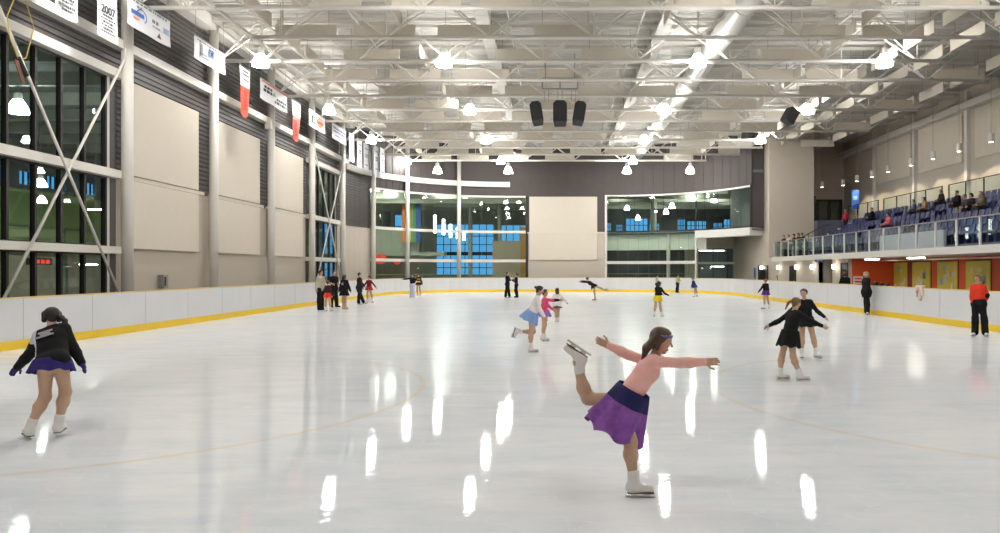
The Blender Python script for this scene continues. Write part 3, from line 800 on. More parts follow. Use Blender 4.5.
def speakers():
    xs = ((.24 - 1.0 - .12, -14), (.24, 0), (.24 + .92, 14))
    t = thing('speaker_frame', 'grey hanging frame with chains above three black loudspeakers', 'frame', (.24, 33.5, 10.5))
    mb = MB()
    for a, b in (((-.85, 0, 0), (.85, 0, 0)), ((-.85, 0, .5), (.85, 0, .5)), ((-.85, 0, 0), (-.85, 0, .5)), ((.85, 0, 0), (.85, 0, .5)), ((0, 0, 0), (0, 0, .5))): mb.tube(a, b, .035, 6)
    mb.build('frame', M['grey'], t)
    mb = MB()
    for x in (-.75, -.55, -.1, .1, .55, .75): mb.tube((x, 0, 0), (x, 0, -.62), .012, 5)
    mb.build('chain', M['grey'], t)
    mb = MB()
    for x in (-.7, .7): mb.tube((x, 0, .5), (x, 0, 1.7), .02, 5)
    mb.build('rod', M['grey'], t)
    for i, (x, tilt) in enumerate(xs):
        h = .56 if i == 1 else .52
        t = thing('hanging_speaker', ('black loudspeaker at the middle of the hanging trio', 'tilted black loudspeaker of the hanging trio, toward the banner wall', 'tilted black loudspeaker of the hanging trio, toward the stands')[(1, 0, 2)[i]],
                  'loudspeaker', (x, 33.5, 9.32), 0, 'three loudspeakers hung over the ice')
        t.rotation_euler = (math.radians(-18), math.radians(-tilt if i else 12) if i != 2 else math.radians(10) * 1, 0)
        t.rotation_euler[1] = math.radians((-9, 0, 9)[i])
        mb = MB(); w = .33 if i == 1 else .28
        pr = [(-w, -h), (w, -h), (w, h - .16), (w - .13, h), (-w + .13, h), (-w, h - .16)]
        n = 6; mb.add([(a, -.28, b) for a, b in pr] + [(a * .8, .28, b) for a, b in pr], [tuple(range(n)), tuple(range(n, 2 * n))[::-1]] + [(j, (j + 1) % n, n + (j + 1) % n, n + j) for j in range(n)])
        mb.build('cabinet', M['black'], t)
        MB().box(-w + .04, w - .04, -.30, -.28, -h + .05, h - .22).build('grille', mat('grille_black', (.02, .02, .022), .8, var=.5, scale=60), t)
        MB().lathe([(.02, 0), (.05, .02), (.05, .04)], 10, (0, 0, h - .02)).build('hanging_eye', M['grey'], t)
        mb = MB()
        for s in (-1, 1): mb.tube((s * .12, 0, h - .01), (s * .12, 0, h + .1), .01, 5)
        mb.build('shackle', M['grey'], t)
    t = thing('hanging_speaker', 'single black loudspeaker tilted under a truss on the stand side', 'loudspeaker', (12.95, 38.6, 10.3))
    t.rotation_euler = (0, math.radians(32), math.radians(20))
    MB().box(-.3, .3, -.3, .3, -.42, .42).build('cabinet', M['black'], t, bevel=.05)
    MB().box(-.26, .26, -.32, -.3, -.38, .38).build('grille', M['blackm'], t)
    MB().box(-.05, .05, -.05, .05, .42, .6).build('bracket', M['white'], t)
    t = thing('wall_speaker', 'small grey box mounted low on the tan wall above the boards', 'box', (XL + .0, 26.6, 1.15))
    MB().box(0, .22, -.16, .16, 0, .5).build('cabinet', M['grey'], t, bevel=.02)
    MB().box(.22, .235, -.1, -.02, .08, .42).build('face_slot', M['black'], t)
    t = thing('wall_speaker', 'pale bracket box high on the steel column before the last cream panels', 'box', (-14.55, 35.7, 9.0))
    MB().box(-.2, .1, -.14, .14, 0, .55).build('cabinet', M['steel'], t, bevel=.02)
    MB().box(-.3, -.2, -.04, .04, .2, .3).build('bracket', M['grey'], t)

# ------------------------------------------------------------------ banners
ROT = (math.pi / 2, 0, math.pi / 2)
def banner(label, x, px0, px1, z0, z1, kind, cat='banner', group='banners under the roof edge'):
    y0, y1 = -x * F / (VX - px0), -x * F / (VX - px1)
    w = (y1 - y0) / 2; h = z1 - z0
    t = thing('hanging_banner', label, cat, (x, (y0 + y1) / 2, z1), 0, group)
    mb = MB(); n = 8; vs = []; fs = []
    if kind == 'pennant':
        n = 10
        for i in range(n + 1):
            u = i / n; hw = w * (1 - .38 * u); zz = -h * .95 * u
            for k, yy in enumerate((-hw, 0, hw)): vs.append((.02 * math.sin(u * 5), yy, zz - (h * .05 if (k == 1 and i == n) else 0)))
        fs = [(3 * i + k, 3 * i + k + 1, 3 * i + k + 4, 3 * i + k + 3) for i in range(n) for k in range(2)]
        mb.add(vs, []);
        for f in fs:
            mb.f.append(f); mb.m.append(0 if f[0] // 3 < 4 else 1)
        o = mb.build('cloth', [M['vinyl'], M['red']], t)
    else:
        for i in range(n + 1):
            for j in range(n + 1):
                yy = -w + 2 * w * j / n; zz = -h * i / n
                vs.append((.025 * math.sin(j * 1.3 + i * .4) * i / n, yy, zz - .03 * math.sin(j / n * math.pi) * (i / n)))
        fs = [(a * (n + 1) + b, a * (n + 1) + b + 1, (a + 1) * (n + 1) + b + 1, (a + 1) * (n + 1) + b) for a in range(n) for b in range(n)]
        mb.add(vs, fs); o = mb.build('cloth', M['vinyl'], t)
    sm = o.modifiers.new('thick', 'SOLIDIFY'); sm.thickness = .008; sm.offset = 0
    X = .032
    def lines(spec, m, name='lettering'):
        b = MB()
        for (ya, yb, za, zb) in spec: b.box(X, X + .004, ya * w, yb * w, za * h, zb * h)
        b.build(name, m, t)
    def words(y0, y1, zc, hh, seed, gap=.25):
        r = random.Random(seed); out = []; y = y0
        while y < y1:
            L = r.uniform(.05, .22); out.append((y, min(y + L, y1), zc - hh / 2, zc + hh / 2)); y += L + .05
        return out
    if kind in ('honour', 'honour2007'):
        s = []
        rows = [(-.30, .03), (-.42, .03)] + [(-.775 - .034 * i, (.022, .016)[i % 2]) for i in range(6)] if kind == 'honour2007' else [(-.30, .03)] + [(-.66 - .04 * i, (.027, .02)[i % 2]) for i in range(8)]
        for i, (zc, hh) in enumerate(rows):
            k = .78 if i % 2 else .5; s += words(-k, k, zc, hh, i + len(label))
        lines(s, M['ink'])
        if kind == 'honour2007': text_obj('2007', .34, M['ink'], t, (X + .004, 0, -.715 * h), ROT)
        lines([(-.4, .4, -.1, -.05)], M['inkg'])
    elif kind == 'sponsor':
        s = words(-.8, .8, -.1, .06, 3) + words(-.6, -.35, -.25, .08, 4); lines(s, M['inkg'])
        b = MB(); r0 = .24 * h
        for i in range(20):
            a0 = math.radians(-50 + i * 12); a1 = a0 + math.radians(13)
            p = lambda a, r: (X, -.45 * w + .06 + 1.3 * r * math.cos(a), -.5 * h + r * math.sin(a))
            q = lambda a, r: (X + .004,) + p(a, r)[1:]
            b.add([q(a0, r0), q(a1, r0), q(a1, r0 * .84), q(a0, r0 * .84)], [(0, 1, 2, 3)])
        b.build('logo_swoosh', M['inkb'], t)
        lines([(-.86, -.3, -.56, -.42)], M['inkb'], 'logo_word'); lines([(-.75, -.5, -.7, -.64)], M['inko'], 'logo_accent')
        lines(words(.08, .42, -.42, .12, 9) + words(.1, .45, -.6, .05, 8), M['inkg'], 'logo_word')
        b = MB(); b.add([(X + .004, .30 * w, -.92 * h), (X + .004, .52 * w, -.92 * h), (X + .004, .41 * w, -.72 * h)], [(0, 1, 2)]); b.build('logo_triangle', M['brown'], t)
        lines([(.62, .9, -.62, -.42)], mat('ink_pale_blue', (.35, .42, .62), .6), 'logo_block')
    elif kind == 'bluelogo':
        lines(words(-.85, .85, -.12, .06, 1) + words(-.6, .7, -.8, .06, 2), M['inkg'])
        lines([(-.1, .22, -.62, -.22)], M['inkb'], 'logo_block'); lines([(-.02, .14, -.44, -.36), (.03, .09, -.54, -.3)], M['vinyl'], 'logo_mark')
        lines([(-.62, -.5, -.75, -.25), (-.6, -.2, -.68, -.62)], M['inkg'], 'logo_lines')
    elif kind == 'redhead':
        lines([(-.9, .9, -.13, -.07)], M['red'], 'header_line')
        lines(words(-.75, -.2, -.32, .12, 5) + words(-.8, -.1, -.5, .14, 6) + words(.15, .85, -.62, .12, 7) + words(.0, .9, -.8, .13, 8), M['ink'])
        b = MB(); b.add([(X + .004, -.1 * w, -.55 * h), (X + .004, .1 * w, -.55 * h), (X + .004, 0, -.3 * h)], [(0, 1, 2)]); b.build('logo_triangle', mat('ink_green', (.25, .4, .25), .6), t)
    elif kind == 'orangelogo':
        b = MB()
        for i in range(24):
            a0 = math.radians(i * 15); a1 = a0 + math.radians(15)
            p = lambda a, r: (X + .004, .25 * w + r * 1.5 * math.cos(a), -.5 * h + r * math.sin(a))
            b.add([p(a0, .26), p(a1, .26), p(a1, .2), p(a0, .2)], [(0, 1, 2, 3)])
        b.build('logo_ring', M['inko'], t)
        lines([(-.1, .7, -.6, -.42)], M['inko'], 'logo_word'); lines([(-.75, -.6, -.75, -.3), (-.6, -.3, -.75, -.68), (-.6, -.3, -.4, -.33)], M['ink'], 'logo_letter')
    elif kind == 'purple':
        pm = mat('ink_purple', (.16, .16, .34), .6)
        lines(words(-.85, .85, -.3, .13, 11) + words(-.85, .85, -.5, .13, 12), pm); lines(words(-.6, .6, -.75, .1, 13), M['inkg'])
    elif kind == 'pennant':
        lines(words(-.6, .5, -.07, .03, 21) + words(-.6, .6, -.14, .03, 22) + words(-.5, .6, -.24, .025, 23), M['ink'])
        lines([(-.25, .25, -.5 - .07 * i, -.455 - .07 * i) for i in range(6)], mat('ink_dark_red', (.45, .03, .02), .6), 'pennant_text')
    elif kind == 'slim':
        lines(words(-.5, .5, -.2, .05, 31) + words(-.5, .5, -.42, .06, 32) + words(-.5, .5, -.5, .05, 33) + words(-.5, .5, -.8, .04, 34), M['inkg'])
    b = MB().tube((0, -w, .0), (0, w, 0), .02, 8); b.build('hanging_rod', M['grey'], t)
    b = MB()
    for s in (-.9, .9): b.tube((0, s * w, 0), (0, s * w, 1.25), .008, 5)
    b.build('hanging_wire', M['grey'], t)

def banners():
    X = -13.8
    banner('tall white honour banner by the frame top, crossing the girt over the big window', X, 55, 77, 8.97, 11.9, 'honour')
    banner('tall white honour banner headed 2007 beside the first steel column', X, 97, 117, 8.97, 11.9, 'honour2007')
    banner('wide white sponsor banner with a blue swoosh logo over the first steel column', X, 127, 170, 9.8, 10.75, 'sponsor')
    banner('white banner with a square blue logo over the second steel column', X, 194, 225, 9.98, 10.83, 'bluelogo')
    banner('long red and white pennant beside the bell lamp by the wall', X, 239.5, 250, 8.6, 10.8, 'pennant', 'pennant')
    banner('white banner with red heading and bold black words', X, 260, 287, 9.9, 10.85, 'redhead')
    banner('shorter looking red and white pennant between two white banners', X, 291.5, 300.5, 8.65, 10.8, 'pennant', 'pennant')
    banner('white banner with an orange ring logo', X, 309, 325, 9.97, 10.9, 'orangelogo')
    banner('white banner with rows of purple lettering', X, 332, 346, 10.05, 11.0, 'purple')
    for k, (a, b, x, z0) in enumerate(((349, 354, -13.8, 9.2), (357, 362, -13.8, 9.1), (363.5, 368.5, -13.8, 9.1), (374, 378.5, -13.3, 8.9), (380, 384.5, -13.1, 8.8))):
        banner('slim upright white banner near the hall corner, %s of five from the purple lettered banner' % ORD[k], x, a, b, z0, 11.05, 'slim', 'banner', 'slim white banners near the corner')
    # rope and strap at the big brace
    t = thing('hanging_rope', 'looped yellow rope with brown and black straps on the big brace rod', 'rope', (-14.2, 18.9, 0))
    P = lambda px, py, d=18.9: (0, 14.2 * F / (VX - px) - 18.9, CH + (HY - py) * (14.2 / (VX - px)))
    pts = [P(17, -8), P(7, 16), P(10, 38), P(19, 60), P(26, 58), P(34, 28), P(24, -4)]
    MB().path(pts, .014, 6).build('rope', M['rope'], t)
    a, b = Vector(P(17, 58)), Vector(P(27, 76)); MB().tube(a, b, .09, 8, .06).build('black_wrap', M['black'], t)
    a, b = Vector(P(14, 60)), Vector(P(21, 83)); MB().obox((a + b) / 2 + Vector((.06, 0, 0)), (.012, 0, 0), (0, .07, 0), (b - a) / 2).build('brown_strap', M['brown'], t)

# ------------------------------------------------------------------ rooms behind the glass
def holes_wall(mb, x0, x1, y, z0, z1, holes, th=.2):
    """wall facing -Y with rectangular openings that do not overlap in x"""
    xs = x0
    for (a, b, c, d) in sorted(holes):
        mb.box(xs, a, y, y + th, z0, z1); mb.box(a, b, y, y + th, z0, c); mb.box(a, b, y, y + th, d, z1); xs = b
    mb.box(xs, x1, y, y + th, z0, z1)
def holes_wall_x(mb, y0, y1, x, z0, z1, holes, th=.2):
    ys = y0
    for (a, b, c, d) in sorted(holes):
        mb.box(x - th, x, ys, a, z0, z1); mb.box(x - th, x, a, b, z0, c); mb.box(x - th, x, a, b, d, z1); ys = b
    mb.box(x - th, x, ys, y1, z0, z1)

def rooms():
    # side hall behind the braced windows
    w = empty('wall_side_room'); tag(w, 'green and dark wall of the room beyond the big window', None, None, 'structure')
    mb = MB(); mb.box(-28.2, -28, 10, 82, 2.6, 6.1); mb.build('green_face', M['green'], w)
    mb = MB(); mb.box(-28.2, -28, 10, 82, -.03, 2.6); mb.build('tan_face', M['innert'], w)
    hs = [(y, y + 1.5, 6.35, 7.05) for y in (34.4, 36.6, 38.6, 41.2, 43.3, 46.4)]
    mb = MB(); holes_wall_x(mb, 10, 82, -28, 6.1, 9.4, hs); mb.build('dark_face', M['innerd'], w)
    mb = MB()
    for (a, b, c, d) in hs:
        for k in range(1, 4): mb.box(-28.15, -28.05, a + (b - a) * k / 4 - .02, a + (b - a) * k / 4 + .02, c, d)
    mb.build('mullion', M['dframe'], w)
    struct('wall_side_end', MB().box(-28.2, -15.2, 9.8, 10, -.03, 9.4), M['innerd'], 'dark end wall of the side room')
    struct('ceiling_side_room', MB().box(-28.2, -15.25, 9.8, 50.5, 9.2, 9.4), M['innerd'], 'dark ceiling of the side room')
    mb = MB()
    for y in range(14, 50, 3): mb.box(-28, -15.3, y, y + .2, 8.7, 9.2)
    struct('beam_30', mb, M['inner'], 'ceiling joists of the side room')
    mb = MB().box(-21, -20.8, 24, 50, 2.45, 2.62)
    t = thing('gallery_rail', 'pale gallery rail seen through the big window', 'railing', (-21, 0, 0))
    mb = MB().box(-.03, .03, 22, 50, 3.55, 3.62).box(-.02, .02, 22, 50, 3.1, 3.14)
    for y in range(22, 51, 2): mb.box(-.03, .03, y - .03, y + .03, 2.6, 3.6)
    mb.build('rail', M['inner'], t); MB().box(-.1, .1, 22, 50, 2.4, 2.62).build('edge', M['innert'], t)
    mb = MB()
    for y in range(22, 51, 4): mb.box(-.08, .08, y - .08, y + .08, -.03, 2.4)
    mb.build('support', M['inner'], t)
    t = thing('led_sign', 'small red lit sign low in the big window', 'sign', (-22.5, 30.6, 2.05))
    MB().box(-.05, 0, -.75, .75, 0, .3).build('case', M['black'], t)
    mb = MB()
    for y in (-.55, -.25, .05, .35): mb.box(0, .01, y, y + .2, .07, .23)
    mb.build('lit_digits', M['led'], t); MB().box(-.04, -.02, -.03, .03, .3, .9).build('bracket', M['grey'], t)
    k = 0
    for (x, y, z, n) in ((-24, 36.6, 5.0, 0), (-20, 36.5, 5.1, 1), (-23.5, 27, 2.1, 3), (-22, 33.0, 2.1, 4), (-22, 41, 2.1, 5), (-20, 55, 7.5, 6), (-20, 48, 5.5, 2)):
        t = thing('pendant_strip_light', 'small strip light inside the room beyond the braced windows, %s back from the camera' % ORD[n], 'ceiling light', (x, y, z), 0, 'strip lights beyond the braced windows')
        MB().box(-.35, .35, -.12, .12, -.03, 0).build('diffuser', M['lampB'], t)
        MB().box(-.52, .52, -.13, .13, 0, .06).build('housing', M['grey'], t)
        MB().tube((0, 0, .06), (0, 0, max(.3, (9.2 if z > 3 else 2.45) - z)), .012, 5).build('stem', M['grey'], t)
    for k, (px, py, x) in enumerate(((18, 105, -20), (40.5, 182, -22), (41.5, 199, -24.5))):
        y = x * F / (px - VX); z = CH + (HY - py) * y / F
        sc_ = (1, .68, .62)[k]; t = thing('pendant_bell_lamp', ('big bell lamp inside the room, high in the big window', 'bell lamp inside the room, below the blue window strip', 'small bell lamp inside the room, lowest in the big window')[k], 'pendant lamp', (x, y, z), 0, 'bell lamps in the side room'); t.scale = (sc_, sc_, sc_)
        MB().lathe([(.36, -.3), (.37, -.25), (.3, -.05), (.2, .12), (.15, .2)], 18).build('lamp_shade', M['lampC'], t, smooth=True)
        MB().lathe([(.14, .2), (.14, .42), (.06, .48)], 14).build('ballast_housing', M['white'], t); MB().tube((0, 0, .46), (0, 0, (9.2 - z) / sc_), .015, 6).build('stem', M['grey'], t)
    # lobby behind the curved corner
    w = empty('wall_lobby'); tag(w, 'lobby rear wall with blue dusk windows', None, None, 'structure')
    hs = [(-27.4, -22.5, 1.0, 7.4), (-18.8, -16.9, 5.6, 8.3), (-13.9, -7.2, 1.2, 7.2), (-6.5, -3.3, 5.2, 7.1)]
    mb = MB(); holes_wall(mb, -28.2, 4.0, 82, -.03, 9.6, hs); mb.build('wall_face', M['inner'], w)
    mb = MB()
    for (a, b, c, d) in hs:
        n = max(2, round((b - a) / .85))
        for x in steps(a, b, n): mb.box(x - .035, x + .035, 82.02, 82.14, c, d)
        for z in ([c, (c + d) / 2, d] if d - c < 4 else [c, c + .9, c + 1.7, c + 3.6, c + 4.6, d]): mb.box(a, b, 82.02, 82.14, z - .04, z + .04)
        if d - c > 4: mb.box(a, b, 82.0, 82.16, c + 2.35, c + 2.75)
    mb.build('mullion', M['dframe'], w)
    struct('ceiling_lobby', outside_arc(LC, -1, -28.2, 82.2, 9.3, 9.5, .5), M['inner'], 'lobby ceiling')
    mb = MB()
    for y in (66, 70.5, 75, 79): mb.box(-28, 4.0, y, y + .25, 8.55, 9.3)
    struct('beam_32', mb, M['inner'], 'lobby ceiling beams')
    struct('column_11', MB().tube((-9.2, 76, -.03), (-9.2, 76, 8.6), .22, 14), M['inner'], 'slim lobby column')
    struct('column_12', MB().tube((-5.9, 74.5, -.03), (-5.9, 74.5, 8.6), .22, 14), M['inner'], 'slim lobby column')
    struct('wall_lobby_end', MB().box(4.0, 4.2, 61.15, 82.2, -.03, 9.5), M['innert'], 'lobby dividing wall')
    struct('wall_lobby_block', MB().box(-6.6, -2.4, 73.8, 74, -.03, 4.9), M['innert'], 'tan lobby partition')
    struct('wall_lobby_pier', MB().box(-3.5, -2.3, 71, 71.2, -.03, 6.2), mat('ochre', (.42, .22, .06), .7), 'ochre lobby pier')
    struct('wall_lobby_screen', MB().box(-21, -14.2, 73, 73.2, 3.7, 6.0).box(-21, -11.5, 72.6, 74.5, 3.3, 3.7), M['inner'], 'grey lobby gallery front')
    struct('wall_lobby_dark', MB().box(-22, -14.6, 77, 77.2, -.03, 3.3), M['innert'], 'lobby wall below gallery')
    t = thing('colour_banner', 'tall rainbow striped hanging in the lobby', 'hanging', (-14.85, 72.0, 4.7))
    t.rotation_euler = (0, 0, math.radians(-18))
    for k, m in enumerate(('r_or', 'r_ye', 'r_gr', 'r_bl')):
        MB().box(-1.05 + .55 * k, -.5 + .55 * k, 0, .05, 0, 4.3).build('stripe', M[m], t)
    MB().tube((-1.1, .02, 4.35), (1.2, .02, 4.35), .04).build('hanging_rod', M['grey'], t)
    for k, (px, py, d) in enumerate(((435, 224, 67), (443.5, 227, 68), (450.5, 231, 69), (457.5, 233, 70), (464, 236, 71))):
        x = (px - VX) * d / F; z = CH + (HY - py) * d / F
        t = thing('tube_pendant', 'white glowing tube hanging in the lobby, %s in the line from the rainbow stripes' % ORD[k], 'pendant lamp', (x, d, z), 0, 'glowing tubes in the lobby')
        hh = .85 - .1 * k
        MB().lathe([(.02, -hh), (.13, -hh), (.13, hh), (.02, hh)], 12).build('lamp_shade', M['tube'], t); MB().tube((0, 0, hh), (0, 0, 9.3 - z), .012, 5).build('stem', M['grey'], t)
    for k, (x, y, w_) in enumerate(((-17.6, 68, .6), (-15.2, 68.5, .6), (-15.5, 66, .5), (-17.2, 64.5, .9), (-10.4, 66, .8), (-6.4, 67, .5), (-4.0, 67, .5), (-8.4, 64, .6))):
        t = thing('ceiling_light', 'flat lit panel on the lobby ceiling, %s counted from the banner wall side' % ORD[k], 'ceiling light', (x, y, 9.25), 0, 'lit panels on the lobby ceiling')
        MB().box(-w_, w_, -.4, .4, -.12, -.06).build('diffuser', M['panelL'], t); MB().box(-w_ - .05, w_ + .05, -.35, .35, -.06, .06).build('housing', M['white'], t)
    for k, (px, py, d, r) in enumerate(((380, 259, 66, .65), (397, 262, 66, .32))):
        x = (px - VX) * d / F; z = CH + (HY - py) * d / F
        t = thing('hanging_lantern', 'big round red glowing lantern in the lobby' if k == 0 else 'small red glowing lantern in the lobby', 'lantern', (x, d, z))
        pr = [(max(.02, r * math.sin(a)), -.75 * r * math.cos(a)) for a in steps(0.1, math.pi - .1, 10)]
        MB().lathe(pr, 18).build('lamp_shade', M['red_glow'], t, smooth=True); MB().tube((0, 0, r * .7), (0, 0, 3.3 - z), .015, 5).build('stem', M['grey'], t)
    t = thing('barrier_rail', 'thin grey rail behind the curved lobby glazing', 'railing', (0, 0, 0))
    q = [larc(a, AR + .5) for a in steps(22, 90, 14)] + [(-2.6, LC[1] + AR + .5)]
    mb = MB().path([(x, y, 1.45) for x, y in q], .03, 6).path([(x, y, 1.0) for x, y in q], .02, 6); mb.build('rail', M['inner'], t)
    mb = MB()
    for x, y in q[::2]: mb.tube((x, y, -.03), (x, y, 1.45), .02, 6)
    mb.build('post', M['inner'], t)
    # second hall seen through the upper gallery glazing
    w = empty('wall_gallery'); tag(w, 'gallery rear wall with blue dusk windows', None, None, 'structure')
    hs = [(5.6, 6.4, 6.3, 7.2), (7.0, 7.7, 6.3, 7.0), (8.1, 10.6, 6.2, 7.7), (10.8, 11.9, 6.3, 7.1), (14.0, 14.9, 6.2, 7.6), (15.1, 17.3, 6.4, 7.4), (18.1, 19.1, 6.3, 7.2), (19.3, 21.2, 6.2, 7.6), (21.4, 23.0, 6.4, 7.3)]
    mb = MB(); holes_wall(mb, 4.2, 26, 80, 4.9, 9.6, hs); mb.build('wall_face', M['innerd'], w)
    mb = MB()
    for (a, b, c, d) in hs:
        for x in steps(a, b, 5): mb.box(x - .03, x + .03, 80.02, 80.12, c, d)
        mb.box(a, b, 80.02, 80.12, (c + d) / 2 - .03, (c + d) / 2 + .03)
    mb.build('mullion', M['dframe'], w)
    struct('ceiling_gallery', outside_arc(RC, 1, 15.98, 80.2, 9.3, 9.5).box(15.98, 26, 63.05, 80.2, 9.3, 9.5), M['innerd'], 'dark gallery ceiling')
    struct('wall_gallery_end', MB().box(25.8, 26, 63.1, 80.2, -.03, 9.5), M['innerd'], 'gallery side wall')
    struct('gallery_dark_partition', MB().box(15.85, 15.97, 53.8, 63.2, 5.03, 9.28), M['innerd'], 'added dark partition before the tower face inside the gallery')  # added dark partition, makes the tower face darker behind the gallery glass
    struct('column_10', MB().tube((9.3, 66, 5.0), (9.3, 66, 9.3), .28, 16), M['inner'], 'grey column inside the gallery')
    mb = MB()
    for y in (63.5, 66.5, 70, 74): mb.box(4.3, 25.7, y, y + .25, 8.3, 8.75)
    struct('beam_31', mb, M['inner'], 'gallery ceiling beams')
    for k, (x, y, w_) in enumerate(((6.0, 66, .7), (7.4, 68, .7), (10.9, 67, .4), (13.0, 66, .8), (15.4, 66, .8), (11.8, 71, .7), (17.5, 69, .6))):
        t = thing('ceiling_light', 'flat lit panel inside the gallery, %s along from the far cream panel' % ORD[k], 'ceiling light', (x, y, 8.95), 0, 'lit panels inside the gallery')
        MB().box(-w_, w_, -.25, .25, -.1, -.04).build('diffuser', M['tube'], t); MB().box(-w_ - .05, w_ + .05, -.3, .3, -.04, .35).build('housing', M['white'], t)
    for k, (px, py, Y) in enumerate(((627, 207, 72), (638, 217, 76), (654, 209, 66), (666, 211, 72), (672, 205, 65), (693, 197, 63), (714, 199, 64))):
        x = (px - VX) * Y / F; z = CH + (HY - py) * Y / F
        t = thing('pendant_bell_lamp', 'small bell lamp hanging inside the upper gallery, %s along from the far cream panel' % ORD[k], 'pendant lamp', (x, Y, z), 0, 'bell lamps inside the gallery')
        MB().lathe([(.27, -.3), (.28, -.25), (.22, -.05), (.14, .12), (.1, .2)], 14).build('lamp_shade', M['lampC'], t, smooth=True)
        MB().lathe([(.1, .2), (.1, .34), (.05, .38)], 12).build('ballast_housing', M['white'], t); MB().tube((0, 0, .36), (0, 0, max(.5, 9.3 - z)), .012, 6).build('stem', M['grey'], t)
    # dark rooms under the gallery
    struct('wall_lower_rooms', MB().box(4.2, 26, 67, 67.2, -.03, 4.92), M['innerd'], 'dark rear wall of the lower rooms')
    for k, (x, y, z, w_) in enumerate(((7.2, 65, 3.75, 1.1), (14.5, 65, 3.68, 1.2), (15.2, 65.5, 2.2, .6))):
        t = thing('ceiling_light', 'strip light in the dark lower room, %s along from the far cream panel' % ORD[k], 'ceiling light', (x, y, z), 0, 'strip lights in the dark lower rooms')
        MB().box(-w_, w_, -.08, .08, -.08, -.02).build('diffuser', M['tube'], t); MB().box(-w_, w_, -.1, .1, -.02, .05).build('housing', M['white'], t)
        MB().tube((0, 0, .05), (0, 0, 4.9 - z), .012, 5).build('stem', M['grey'], t)
    t = thing('barrier_rail', 'thin grey rail behind the lower glazing under the gallery', 'railing', (0, 61.7, 0))
    mb = MB().tube((4.7, 0, 1.5), (12, 0, 1.5), .03, 6).tube((4.7, 0, 1.15), (12, 0, 1.15), .02, 6); mb.build('rail', M['inner'], t)
    mb = MB()
    for x in steps(4.7, 12, 6): mb.tube((x, 0, -.03), (x, 0, 1.5), .02, 6)
    mb.build('post', M['inner'], t)
